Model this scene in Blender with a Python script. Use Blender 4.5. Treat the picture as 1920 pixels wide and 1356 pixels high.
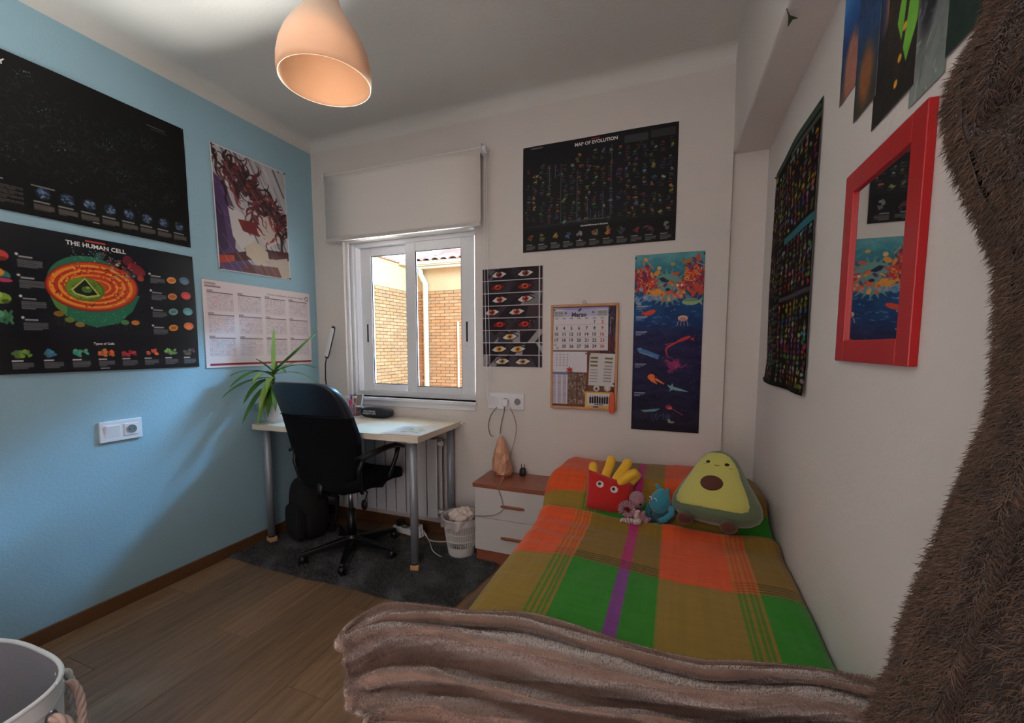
import bpy, bmesh, math, random
import numpy as np
from mathutils import Vector, Matrix
random.seed(7); RNG = np.random.default_rng(11)
for o in list(bpy.data.objects): bpy.data.objects.remove(o)
SC = bpy.context.scene; COL = SC.collection
PI = math.pi

# ------------------------------------------------------------------ camera, world, lights, exposure
EYE = 1.257; FPX = 797.0; PITCH = math.radians(5.0); YAW = math.atan(306 / 797)
cd = bpy.data.cameras.new('camera'); cam = bpy.data.objects.new('camera', cd); COL.objects.link(cam)
cd.sensor_fit = 'HORIZONTAL'; cd.sensor_width = 36; cd.lens = FPX / 1920 * 36; cd.shift_y = 42 / 1920
cd.clip_start = 0.02; cd.clip_end = 200
cam.location = (0, 0, EYE); cam.rotation_euler = (PI / 2 - PITCH, 0, YAW)
SC.camera = cam
SC.view_settings.view_transform = 'Standard'; SC.view_settings.look = 'None'
SC.view_settings.gamma = 1; SC.view_settings.use_curve_mapping = False
SC.view_settings.exposure = 0.0
w = bpy.data.worlds.new('sky'); SC.world = w; w.use_nodes = True
nt = w.node_tree; bg = nt.nodes['Background']
tc = nt.nodes.new('ShaderNodeTexCoord'); sx = nt.nodes.new('ShaderNodeSeparateXYZ')
cr = nt.nodes.new('ShaderNodeValToRGB')
cr.color_ramp.elements[0].position = 0.0; cr.color_ramp.elements[0].color = (0.86, 0.93, 1.0, 1)
cr.color_ramp.elements[1].position = 0.8; cr.color_ramp.elements[1].color = (0.36, 0.64, 1.0, 1)
nt.links.new(tc.outputs['Generated'], sx.inputs[0]); nt.links.new(sx.outputs['Z'], cr.inputs[0])
nt.links.new(cr.outputs[0], bg.inputs[0]); bg.inputs[1].default_value = 5.0

def area(name, loc, rot, sx_, sy_, power, color, portal=False):
    l = bpy.data.lights.new(name, 'AREA'); l.shape = 'RECTANGLE'; l.size = sx_; l.size_y = sy_
    l.energy = power; l.color = color
    o = bpy.data.objects.new(name, l); COL.objects.link(o); o.location = loc; o.rotation_euler = rot
    if portal: l.cycles.is_portal = True
    return o
area('window_portal', (-1.69, 2.60, 1.44), (-PI / 2, 0, 0), 1.0, 1.06, 1, (1, 1, 1), True)
area('fill_behind_camera', (-0.45, -0.55, 1.15), (PI / 2, 0, 0), 0.85, 1.9, 15.0, (1.0, 0.83, 0.80))  # added fill lamp in the unseen doorway, brightens the room from behind
area('sky_light', (1.3, 5.8, 5.5), (Vector((1.3, 5.8, 5.5)) - Vector((-1.7, 2.5, 1.4))).to_track_quat('Z', 'Y').to_euler(), 4.4, 2.4, 11500.0, (0.24, 0.60, 1.0))
area('courtyard_bounce', (-3.4, 6.4, -1.2), (Vector((-3.4, 6.4, -1.2)) - Vector((-1.7, 2.5, 1.4))).to_track_quat('Z', 'Y').to_euler(), 6.4, 2.4, 9500.0, (1.0, 0.94, 0.90))
sun = bpy.data.lights.new('sun', 'SUN'); sun.energy = 1.5; sun.angle = 0.01; sun.color = (1, 0.9, 0.74)
so = bpy.data.objects.new('sun', sun); COL.objects.link(so)
so.rotation_euler = Vector((0.62, -0.55, 0.75)).to_track_quat('Z', 'Y').to_euler()

# ------------------------------------------------------------------ helpers
def ray(x, y):
    v = Vector(((x - 960) / FPX, 1.0, -(y - 720) / FPX))
    c, s = math.cos(PITCH), math.sin(PITCH); v = Vector((v.x, c * v.y + s * v.z, -s * v.y + c * v.z))
    c, s = math.cos(YAW), math.sin(YAW); return Vector((c * v.x - s * v.y, s * v.x + c * v.y, v.z))
def atY(x, y, Y): r = ray(x, y); r *= Y / r.y; r.z += EYE; return r
def atX(x, y, X): r = ray(x, y); r *= X / r.x; r.z += EYE; return r
def atZ(x, y, Z): r = ray(x, y); r *= (Z - EYE) / r.z; r.z += EYE; return r

def lin(c):
    c = [v / 255 if max(c) > 1.001 else v for v in c[:3]]
    return tuple(((v + 0.055) / 1.055) ** 2.4 if v > 0.04045 else v / 12.92 for v in c) + (1.0,)
MATS = {}
def mat(name, col, rough=0.6, noise=0.0, scale=20, bump=0.0, bscale=60, metal=0, spec=0.5, sheen=0, trans=0, stretch=None, col2=None, emit=None, coat=0, alpha=None):
    if name in MATS: return MATS[name]
    m = bpy.data.materials.new(name); m.use_nodes = True; n = m.node_tree.nodes; L = m.node_tree.links
    b = n['Principled BSDF']; c = lin(col)
    b.inputs['Base Color'].default_value = c; b.inputs['Roughness'].default_value = rough
    b.inputs['Metallic'].default_value = metal; b.inputs['Specular IOR Level'].default_value = spec
    b.inputs['Sheen Weight'].default_value = sheen; b.inputs['Transmission Weight'].default_value = trans
    b.inputs['Coat Weight'].default_value = coat
    if alpha is not None: b.inputs['Alpha'].default_value = alpha
    t = n.new('ShaderNodeTexCoord'); mp = n.new('ShaderNodeMapping'); L.new(t.outputs['Object'], mp.inputs[0])
    if stretch: mp.inputs['Scale'].default_value = stretch
    if noise or col2:
        nz = n.new('ShaderNodeTexNoise'); nz.inputs['Scale'].default_value = scale; nz.inputs['Detail'].default_value = 5
        L.new(mp.outputs[0], nz.inputs[0])
        r = n.new('ShaderNodeValToRGB'); r.color_ramp.elements[0].position = 0.3; r.color_ramp.elements[1].position = 0.7
        if col2: ca, cb = c, lin(col2)
        else:
            ca = tuple(v * (1 - noise) for v in c[:3]) + (1,); cb = tuple(min(1, v * (1 + noise)) for v in c[:3]) + (1,)
        r.color_ramp.elements[0].color = ca; r.color_ramp.elements[1].color = cb
        L.new(nz.outputs[0], r.inputs[0]); L.new(r.outputs[0], b.inputs['Base Color'])
    if bump:
        nb = n.new('ShaderNodeTexNoise'); nb.inputs['Scale'].default_value = bscale; nb.inputs['Detail'].default_value = 6
        L.new(mp.outputs[0], nb.inputs[0]); bp = n.new('ShaderNodeBump'); bp.inputs['Strength'].default_value = bump
        bp.inputs['Distance'].default_value = 0.01; L.new(nb.outputs[0], bp.inputs['Height']); L.new(bp.outputs[0], b.inputs['Normal'])
    if emit: b.inputs['Emission Color'].default_value = lin(emit[0]); b.inputs['Emission Strength'].default_value = emit[1]
    MATS[name] = m; return m

def vcol_mat(name, rough=0.5, spec=0.4, bump=0, bscale=200, sheen=0, coat=0, attr='Col'):
    if name in MATS: return MATS[name]
    m = bpy.data.materials.new(name); m.use_nodes = True; n = m.node_tree.nodes; L = m.node_tree.links
    b = n['Principled BSDF']; a = n.new('ShaderNodeAttribute'); a.attribute_name = attr
    L.new(a.outputs['Color'], b.inputs['Base Color']); b.inputs['Roughness'].default_value = rough
    b.inputs['Specular IOR Level'].default_value = spec; b.inputs['Sheen Weight'].default_value = sheen
    b.inputs['Coat Weight'].default_value = coat; b.inputs['Coat Roughness'].default_value = 0.15
    if bump:
        t = n.new('ShaderNodeTexCoord'); nb = n.new('ShaderNodeTexNoise'); nb.inputs['Scale'].default_value = bscale
        L.new(t.outputs['Object'], nb.inputs[0]); bp = n.new('ShaderNodeBump'); bp.inputs['Strength'].default_value = bump
        bp.inputs['Distance'].default_value = 0.005; L.new(nb.outputs[0], bp.inputs['Height']); L.new(bp.outputs[0], b.inputs['Normal'])
    MATS[name] = m; return m

def tag(o, label=None, cat=None, group=None, kind=None):
    if label: o['label'] = label
    if cat: o['category'] = cat
    if group: o['group'] = group
    if kind: o['kind'] = kind
    return o
def thing(name, label, cat, loc=(0, 0, 0), rz=0.0, group=None, rot=None):
    o = bpy.data.objects.new(name, None); COL.objects.link(o); o.location = loc
    o.rotation_euler = rot if rot else (0, 0, rz); o.empty_display_size = 0.05
    return tag(o, label, cat, group)

class MB:
    def __init__(s): s.v = []; s.f = []
    def add(s, vs, fs):
        k = len(s.v); s.v += [tuple(v) for v in vs]; s.f += [tuple(i + k for i in f) for f in fs]; return s
    def box(s, x0, x1, y0, y1, z0, z1, M=None):
        vs = [Vector(p) for p in ((x0, y0, z0), (x1, y0, z0), (x1, y1, z0), (x0, y1, z0), (x0, y0, z1), (x1, y0, z1), (x1, y1, z1), (x0, y1, z1))]
        if M: vs = [M @ v for v in vs]
        return s.add(vs, [(0, 3, 2, 1), (4, 5, 6, 7), (0, 1, 5, 4), (1, 2, 6, 5), (2, 3, 7, 6), (3, 0, 4, 7)])
    def tube(s, pts, r, n=8, caps=True):
        pts = [Vector(p) for p in pts]; N = len(pts); rs = r if isinstance(r, (list, tuple)) else [r] * N
        t0 = (pts[1] - pts[0]).normalized(); up = Vector((0, 0, 1)) if abs(t0.z) < 0.9 else Vector((1, 0, 0))
        a = t0.cross(up).normalized(); vs = []
        for i, p in enumerate(pts):
            t = (pts[min(i + 1, N - 1)] - pts[max(i - 1, 0)])
            t = t.normalized() if t.length > 1e-9 else t0
            a = (a - t * a.dot(t)); a = a.normalized() if a.length > 1e-6 else t.orthogonal().normalized()
            b = t.cross(a)
            for k in range(n):
                an = 2 * PI * k / n; vs.append(p + (a * math.cos(an) + b * math.sin(an)) * rs[i])
        fs = [(i * n + k, i * n + (k + 1) % n, (i + 1) * n + (k + 1) % n, (i + 1) * n + k) for i in range(N - 1) for k in range(n)]
        if caps: fs += [tuple(range(n - 1, -1, -1)), tuple(range((N - 1) * n, N * n))]
        return s.add(vs, fs)
    def lathe(s, prof, n=32, c=(0, 0, 0), caps=(False, False), sx=1, sy=1, M=None):
        vs = [Vector((c[0] + r * math.cos(2 * PI * k / n) * sx, c[1] + r * math.sin(2 * PI * k / n) * sy, c[2] + z)) for r, z in prof for k in range(n)]
        if M: vs = [M @ v for v in vs]
        N = len(prof); fs = [(i * n + k, i * n + (k + 1) % n, (i + 1) * n + (k + 1) % n, (i + 1) * n + k) for i in range(N - 1) for k in range(n)]
        if caps[0]: fs.append(tuple(range(n - 1, -1, -1)))
        if caps[1]: fs.append(tuple(range((N - 1) * n, N * n)))
        return s.add(vs, fs)
    def sell(s, c, r, e1=1.0, e2=1.0, nu=24, nv=14, fn=None, M=None, keep=None):
        """superellipsoid; e<1 squarer"""
        sg = lambda v, e: math.copysign(abs(v) ** e, v)
        vs = []
        for j in range(nv + 1):
            ph = -PI / 2 + PI * j / nv
            for i in range(nu):
                th = 2 * PI * i / nu
                p = Vector((sg(math.cos(ph), e1) * sg(math.cos(th), e2) * r[0], sg(math.cos(ph), e1) * sg(math.sin(th), e2) * r[1], sg(math.sin(ph), e1) * r[2]))
                if fn: p = Vector(fn(p))
                p = p + Vector(c)
                if M: p = M @ p
                vs.append(p)
        fs = [(j * nu + i, j * nu + (i + 1) % nu, (j + 1) * nu + (i + 1) % nu, (j + 1) * nu + i) for j in range(nv) for i in range(nu)]
        if keep: fs = [f for f in fs if keep(sum((vs[q] for q in f), Vector()) / 4)]
        return s.add(vs, fs)
    def grid(s, fn, nu, nv, wrap=False):
        vs = [fn(i / nu, j / nv) for j in range(nv + 1) for i in range(nu + 1)]
        return s.add(vs, [(j * (nu + 1) + i, j * (nu + 1) + i + 1, (j + 1) * (nu + 1) + i + 1, (j + 1) * (nu + 1) + i) for j in range(nv) for i in range(nu)])
    def build(s, name, m, parent=None, smooth=False, bevel=0, seg=2, sub=0, solid=0, loc=None, weld=False, auto=None):
        me = bpy.data.meshes.new(name); me.from_pydata(s.v, [], s.f); me.validate(); me.update()
        if weld:
            bm = bmesh.new(); bm.from_mesh(me); bmesh.ops.remove_doubles(bm, verts=bm.verts, dist=1e-5)
            bmesh.ops.recalc_face_normals(bm, faces=bm.faces); bm.to_mesh(me); bm.free()
        me.materials.append(m)
        if smooth: me.shade_smooth()
        o = bpy.data.objects.new(name, me); COL.objects.link(o)
        if loc: o.location = loc
        if parent: o.parent = parent
        if solid: q = o.modifiers.new('s', 'SOLIDIFY'); q.thickness = solid; q.offset = 0
        if bevel: q = o.modifiers.new('b', 'BEVEL'); q.width = bevel; q.segments = seg; q.limit_method = 'ANGLE'
        if sub: q = o.modifiers.new('u', 'SUBSURF'); q.levels = sub; q.render_levels = sub
        return o

def copy_tree(o, parent=None):
    c = o.copy(); COL.objects.link(c)
    if parent: c.parent = parent
    for ch in list(o.children): copy_tree(ch, c)
    return c

def mesh_np(name, V, F, m, parent=None, smooth=True, cols=None, loc=None):
    """V (n,3) F (k,3|4) fast mesh; cols (n,3) linear"""
    me = bpy.data.meshes.new(name); V = np.asarray(V, np.float32); F = np.asarray(F, np.int32); k, q = F.shape
    me.vertices.add(len(V)); me.vertices.foreach_set('co', V.ravel())
    me.loops.add(k * q); me.loops.foreach_set('vertex_index', F.ravel())
    me.polygons.add(k); me.polygons.foreach_set('loop_start', np.arange(0, k * q, q, dtype=np.int32))
    me.polygons.foreach_set('loop_total', np.full(k, q, np.int32))
    me.polygons.foreach_set('use_smooth', np.full(k, smooth, bool))
    me.update(calc_edges=True)
    if cols is not None:
        a = me.color_attributes.new('Col', 'FLOAT_COLOR', 'POINT')
        c4 = np.ones((len(V), 4), np.float32); c4[:, :3] = cols; a.data.foreach_set('color', c4.ravel())
    me.materials.append(m)
    o = bpy.data.objects.new(name, me); COL.objects.link(o)
    if parent: o.parent = parent
    if loc: o.location = loc
    return o
def gridF(nu, nv):
    j, i = np.meshgrid(np.arange(nv - 1), np.arange(nu - 1), indexing='ij'); a = (j * nu + i).ravel()
    return np.stack([a, a + 1, a + nu + 1, a + nu], 1)

def fur(name, P, N, n, length, width, m, parent, lean=(0, 0, 0), jitter=0.5, seed=1, segs=1, mask=None, cols=None, cvar=0.15):
    """tapered strands standing on the grid P (nv,nu,3) with normals N; one mesh"""
    r = np.random.default_rng(seed); nv, nu, _ = P.shape
    a = r.uniform(0, nv - 1.001, n); b = r.uniform(0, nu - 1.001, n)
    if mask is not None:
        kp = mask(a / (nv - 1), b / (nu - 1), r); a = a[kp]; b = b[kp]; n = len(a)
    i = a.astype(int); j = b.astype(int); fa = (a - i)[:, None]; fb = (b - j)[:, None]
    def bl(A): return (A[i, j] * (1 - fa) * (1 - fb) + A[i + 1, j] * fa * (1 - fb) + A[i, j + 1] * (1 - fa) * fb + A[i + 1, j + 1] * fa * fb)
    p = bl(P); nn = bl(N); nn /= np.linalg.norm(nn, axis=1)[:, None] + 1e-9
    d = nn + np.array(lean)[None] + r.normal(0, jitter, (n, 3)); d /= np.linalg.norm(d, axis=1)[:, None]
    side = np.cross(d, r.normal(0, 1, (n, 3))); side /= np.linalg.norm(side, axis=1)[:, None] + 1e-9
    L = (length * r.uniform(0.6, 1.25, n))[:, None]; W = width * r.uniform(0.7, 1.3, n)[:, None]
    c = (cols[i, j] if cols is not None else None)
    if segs == 1:
        V = np.stack([p - side * W / 2, p + side * W / 2, p + d * L], 1).reshape(-1, 3)
        F = np.arange(n * 3).reshape(n, 3); k = 3
    else:
        bend = d + np.array([0, 0, -0.55])[None] + r.normal(0, 0.25, (n, 3)); bend /= np.linalg.norm(bend, axis=1)[:, None]
        q = p + d * L * 0.5; t = q + bend * L * 0.5
        V = np.stack([p - side * W / 2, p + side * W / 2, q - side * W * 0.42, q + side * W * 0.42, t], 1).reshape(-1, 3)
        bs = np.arange(n)[:, None] * 5
        F = np.concatenate([bs + np.array([[0, 1, 3]]), bs + np.array([[0, 3, 2]]), bs + np.array([[2, 3, 4]])], 0); k = 5
    cc = None
    if c is not None:
        c = c * r.uniform(1 - cvar, 1 + cvar, (n, 1)); cc = np.repeat(np.clip(c, 0, 1), k, 0)
    o = mesh_np(name, V, F, m, parent, True, cc); o['kind'] = 'stuff'; return o
def normals(P):
    du = np.gradient(P, axis=1); dv = np.gradient(P, axis=0); n = np.cross(du, dv)
    return n / (np.linalg.norm(n, axis=2)[:, :, None] + 1e-9)

def catmull(rows, nu, nv):
    """rows [R][C] of points -> smooth grid (nv,nu,3)"""
    A = np.array([[list(p) for p in r] for r in rows], float)
    def interp(A, n):
        K = A.shape[0]; t = np.linspace(0, K - 1, n); i = np.clip(t.astype(int), 0, K - 2); f = (t - i).reshape((-1,) + (1,) * (A.ndim - 1))
        g = lambda k: A[np.clip(k, 0, K - 1)]
        p0, p1, p2, p3 = g(i - 1), g(i), g(i + 1), g(i + 2)
        return 0.5 * (2 * p1 + (p2 - p0) * f + (2 * p0 - 5 * p1 + 4 * p2 - p3) * f ** 2 + (3 * p1 - p0 - 3 * p2 + p3) * f ** 3)
    A = interp(A, nv); A = np.swapaxes(interp(np.swapaxes(A, 0, 1), nu), 0, 1); return A
def fnoise(x, y, seed, oct=4, f0=1.0):
    """cheap smooth value noise on arrays"""
    r = np.random.default_rng(seed); T = r.uniform(-1, 1, (64, 64)); out = 0; amp = 1; f = f0
    for _ in range(oct):
        X = x * f; Y = y * f; i = np.floor(X).astype(int); j = np.floor(Y).astype(int); u = X - i; v = Y - j
        u = u * u * (3 - 2 * u); v = v * v * (3 - 2 * v); g = lambda a, b: T[a % 64, b % 64]
        out = out + amp * ((g(i, j) * (1 - u) + g(i + 1, j) * u) * (1 - v) + (g(i, j + 1) * (1 - u) + g(i + 1, j + 1) * u) * v)
        amp *= 0.5; f *= 2.03
    return out

TEXTM = {}
def text_mesh(s, size, align='CENTER', offset=0.0, shear=0, extr=0.0, spacing=1.0, line=1.0):
    cu = bpy.data.curves.new('txt', 'FONT'); cu.body = s; cu.size = size; cu.align_x = align; cu.align_y = 'CENTER'
    cu.offset = offset; cu.shear = shear; cu.extrude = extr; cu.resolution_u = 2; cu.space_character = spacing; cu.space_line = line
    o = bpy.data.objects.new('txt', cu); COL.objects.link(o)
    dg = bpy.context.evaluated_depsgraph_get(); me = bpy.data.meshes.new_from_object(o.evaluated_get(dg))
    vs = [v.co.copy() for v in me.vertices]; fs = [tuple(p.vertices) for p in me.polygons]
    bpy.data.objects.remove(o); bpy.data.curves.remove(cu); bpy.data.meshes.remove(me)
    return vs, fs
def text_into(mb, s, size, x, z, y=-0.002, align='CENTER', offset=0.0, spacing=1.0, shear=0, warp=None):
    vs, fs = text_mesh(s, size, align, offset, shear, 0, spacing)
    out = []
    for v in vs:
        px_, pz_ = x + v.x, z + v.y; out.append((px_, y + (warp(px_, pz_) if warp else 0), pz_))
    mb.add(out, fs)

# ---- painter: flat print as colours on a fine sheet
class Paint:
    def __init__(s, w, h, bg=(0, 0, 0), ss=2):
        s.w, s.h, s.ss = w, h, ss; s.a = np.ones((h * ss, w * ss, 3)) * np.array(bg, float)
        s.Y, s.X = np.mgrid[0:h * ss, 0:w * ss]; s.X = (s.X + 0.5) / (w * ss); s.Y = (s.Y + 0.5) / (h * ss)   # 0..1, y down
        s.asp = w / h
    def put(s, m, c, al=1.0):
        m = m * al if m.dtype != bool else m.astype(float) * al
        s.a = s.a * (1 - m[..., None]) + np.array(c, float) * m[..., None]
    def _win(s, x0, x1, y0, y1):
        W, H = s.w * s.ss, s.h * s.ss
        return slice(max(0, int(y0 * H)), min(H, int(y1 * H) + 2)), slice(max(0, int(x0 * W)), min(W, int(x1 * W) + 2))
    def ell(s, x, y, rx, ry, c, al=1.0, ang=0, soft=0, ring=None):
        """rx,ry in width units"""
        R = max(rx, ry) * 1.4; wy, wx = s._win(x - R, x + R, y - R * s.asp, y + R * s.asp)
        X = s.X[wy, wx] - x; Y = (s.Y[wy, wx] - y) / s.asp
        if X.size == 0: return
        ca, sa = math.cos(ang), math.sin(ang); d = np.hypot((X * ca + Y * sa) / rx, (-X * sa + Y * ca) / ry)
        if soft: m = np.clip((1 - d) / soft, 0, 1)
        else: m = (d < 1).astype(float)
        if ring: m = m * (d > ring)
        m = (m * al)[..., None]; s.a[wy, wx] = s.a[wy, wx] * (1 - m) + np.array(c, float) * m
    def rect(s, x0, y0, x1, y1, c, al=1.0):
        wy, wx = s._win(x0, x1, y0, y1); s.a[wy, wx] = s.a[wy, wx] * (1 - al) + np.array(c, float) * al
    def poly(s, pts, c, al=1.0):
        xs = [p[0] for p in pts]; ys = [p[1] for p in pts]; wy, wx = s._win(min(xs), max(xs), min(ys), max(ys))
        X = s.X[wy, wx]; Y = s.Y[wy, wx]; ins = np.zeros(X.shape, bool); n = len(pts)
        for i in range(n):
            x0, y0 = pts[i]; x1, y1 = pts[(i + 1) % n]
            if abs(y1 - y0) < 1e-9: continue
            cnd = ((y0 > Y) != (y1 > Y)) & (X < (x1 - x0) * (Y - y0) / (y1 - y0) + x0); ins ^= cnd
        m = ins[..., None] * al; s.a[wy, wx] = s.a[wy, wx] * (1 - m) + np.array(c, float) * m
    def line(s, pts, wd, c, al=1.0, taper=False):
        for k in range(len(pts) - 1):
            (x0, y0), (x1, y1) = pts[k], pts[k + 1]; wd2 = wd * (1 - 0.8 * k / len(pts)) if taper else wd
            wy, wx = s._win(min(x0, x1) - wd2, max(x0, x1) + wd2, min(y0, y1) - wd2 * s.asp, max(y0, y1) + wd2 * s.asp)
            X = s.X[wy, wx] - x0; Y = (s.Y[wy, wx] - y0) / s.asp; dx, dy = x1 - x0, (y1 - y0) / s.asp
            if X.size == 0: continue
            t = np.clip((X * dx + Y * dy) / (dx * dx + dy * dy + 1e-12), 0, 1)
            m = (np.hypot(X - t * dx, Y - t * dy) < wd2 / 2)[..., None] * al
            s.a[wy, wx] = s.a[wy, wx] * (1 - m) + np.array(c, float) * m
    def para(s, x0, y0, x1, y1, n, c, al=0.6, seed=0):
        r = random.Random(seed); h = (y1 - y0) / n
        for i in range(n):
            xe = x1 if i < n - 1 else x0 + (x1 - x0) * r.uniform(0.4, 0.9); x = x0
            while x < xe:
                L = r.uniform(0.1, 0.3) * (x1 - x0); s.rect(x, y0 + i * h + h * 0.2, min(x + L, xe), y0 + i * h + h * 0.72, c, al); x += L + (x1 - x0) * 0.03
    def out(s):
        a = s.a.reshape(s.h, s.ss, s.w, s.ss, 3).mean((1, 3)) / 255
        a = np.clip(a, 0, 1); return np.where(a > 0.04045, ((a + 0.055) / 1.055) ** 2.4, a / 12.92)
def sheet(name, P, W, Hh, m, parent=None, warp=None, y0=-0.003, x0=0.0, z0=0.0, loc=None, back=True):
    """print sheet: local x right, z up, facing -y; lower-left corner at x0,z0"""
    c = P.out(); h, w_ = c.shape[:2]
    u, v = np.meshgrid(np.linspace(0, 1, w_), np.linspace(1, 0, h)); X = x0 + u * W; Z = z0 + v * Hh
    Y = np.full_like(X, y0) + (np.vectorize(warp)(X, Z) if warp else 0)
    V = np.stack([X, Y, Z], 2).reshape(-1, 3); F = gridF(w_, h)
    cols = c.reshape(-1, 3)
    # turned edge and back so that the paper has thickness
    nV = len(V); idx = np.concatenate([np.arange(w_), np.arange(1, h) * w_ + w_ - 1, (h - 1) * w_ + np.arange(w_ - 2, -1, -1), np.arange(h - 2, 0, -1) * w_])
    Bv = V[idx] + np.array([0, 0.0006, 0]); k = len(idx)
    E_ = np.stack([idx, nV + np.arange(k), nV + (np.arange(k) + 1) % k, np.roll(idx, -1)], 1)
    V = np.concatenate([V, Bv]); cols = np.concatenate([cols, np.full((k, 3), 0.6)]); F = np.concatenate([F[:, ::-1], E_])
    return mesh_np(name, V, F, m, parent, True, cols, loc)

# ------------------------------------------------------------------ the setting
XL, XR, YB, YN = -2.469, 0.394, 2.43, -0.62
ZC = 2.69
white = mat('wall_white', (214, 208, 204), 0.75, bump=0.12, bscale=90)
blue = mat('wall_blue', (150, 186, 203), 0.7, bump=0.12, bscale=90)
ceilm = mat('ceiling_white', (214, 214, 210), 0.8, bump=0.1, bscale=70)
dark = mat('black_plastic', (22, 22, 24), 0.45)
alum = mat('white_lacquer', (225, 226, 230), 0.35)
def st(o): o['kind'] = 'structure'; return o
st(MB().box(XL - 0.1, XR + 0.1, -2.4, YB + 0.25, -0.2, -0.0125).build('floor', mat('subfloor', (60, 45, 33), 0.9)))
floor_o = bpy.data.objects['floor']
# oak laminate planks, running towards the window
def plank_mat(i, base):
    m = bpy.data.materials.new('oak_laminate'); m.use_nodes = True; n = m.node_tree.nodes; L = m.node_tree.links; b = n['Principled BSDF']
    t = n.new('ShaderNodeTexCoord'); mp = n.new('ShaderNodeMapping'); mp.inputs['Scale'].default_value = (9, 1.1, 1); mp.inputs['Location'].default_value = (i * 3.1, i * 7.7, 0)
    L.new(t.outputs['Object'], mp.inputs[0])
    a = n.new('ShaderNodeTexNoise'); a.inputs['Scale'].default_value = 2.2; a.inputs['Detail'].default_value = 9; a.inputs['Roughness'].default_value = 0.7; a.inputs['Distortion'].default_value = 1.4
    L.new(mp.outputs[0], a.inputs[0])
    wv = n.new('ShaderNodeTexWave'); wv.inputs['Scale'].default_value = 0.8; wv.inputs['Distortion'].default_value = 9; wv.inputs['Detail'].default_value = 4; wv.bands_direction = 'X'
    L.new(mp.outputs[0], wv.inputs[0])
    mx = n.new('ShaderNodeMath'); mx.operation = 'MULTIPLY_ADD'; mx.inputs[1].default_value = 0.10; L.new(wv.outputs['Fac'], mx.inputs[0]); L.new(a.outputs[0], mx.inputs[2])
    r = n.new('ShaderNodeValToRGB'); e = r.color_ramp.elements; k = base
    e[0].position = 0.32; e[0].color = lin((106 * k, 80 * k, 58 * k)); e[1].position = 0.78; e[1].color = lin((146 * k, 117 * k, 90 * k))
    L.new(mx.outputs[0], r.inputs[0]); L.new(r.outputs[0], b.inputs['Base Color']); b.inputs['Roughness'].default_value = 0.33
    bp = n.new('ShaderNodeBump'); bp.inputs['Strength'].default_value = 0.12; bp.inputs['Distance'].default_value = 0.003
    L.new(a.outputs[0], bp.inputs['Height']); L.new(bp.outputs[0], b.inputs['Normal'])
    return m
pms = [plank_mat(i, b) for i, b in enumerate((0.92, 1.0, 1.06, 0.97))]
PWD, PLN = 0.192, 1.28; pk = 0
x = XL + 0.005; ci = 0
while x < XR - 0.01:
    x1 = min(x + PWD - 0.0012, XR - 0.004); y = YN - 0.6 - (ci * 0.47 % PLN)
    while y < YB + 0.02:
        y0_, y1_ = max(y, YN - 1.2), min(y + PLN - 0.0012, YB + 0.025)
        if y1_ > y0_ + 0.05:
            o = MB().box(x, x1, y0_, y1_, -0.012, 0.0).build('plank', pms[(ci * 3 + pk) % 4], floor_o, bevel=0.0012, seg=1); pk += 1
        y += PLN
    x += PWD; ci += 1

# walls
st(MB().box(XL - 0.12, XL, YN - 1.5, YB + 0.3, -0.1, 2.62).build('wall_left', blue))
WX0, WX1, WZ0, WZ1 = -2.208, -1.180, 0.905, 1.99
wb = MB(); T = YB + 0.24
wb.box(XL - 0.12, WX0, YB, T, -0.1, 2.8); wb.box(WX1, 0.236, YB, T, -0.1, 2.8); wb.box(WX0, WX1, YB, T, -0.1, WZ0); wb.box(WX0, WX1, YB, T, WZ1, 2.8)
wb.box(0.236, XR + 0.1, YB + 0.03, T, -0.1, 2.8)
st(wb.build('wall_back', white))
st(MB().box(XR, XR + 0.12, YN - 1.5, YB + 0.2, -0.1, 2.8).build('wall_right', white))
wn = MB(); wn.box(XL, -0.92, YN - 0.1, YN, -0.1, 2.8); wn.box(0.02, XR, YN - 0.1, YN, -0.1, 2.8); wn.box(-0.92, 0.02, YN - 0.1, YN, 2.08, 2.8)
st(wn.build('wall_front', white))
wh = MB(); wh.box(XL, XR, YN - 1.5, YN - 1.4, -0.1, 2.8)
st(wh.build('wall_hallway', white))
st(MB().box(XL - 0.12, XR + 0.12, YN - 1.5, YB + 0.24, ZC, ZC + 0.12).build('ceiling', ceilm))
# coves: quarter-round plaster between wall and ceiling
def cove(name, pts0, pts1, out):
    r = ZC - 2.62; g = MB(); n = 8
    def f(u, v):
        a = v * PI / 2; d = r * (1 - math.cos(a)); h = r * math.sin(a)
        p = Vector(pts0).lerp(Vector(pts1), u); return (p.x + out[0] * d, p.y + out[1] * d, 2.62 + h)
    g.grid(f, 1, n); return st(g.build(name, ceilm, smooth=True))
cove('trim_1', (XL, YN, 0), (XL, YB, 0), (1, 0)); cove('trim_2', (XL, YB, 0), (0.236, YB, 0), (0, -1))
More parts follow.
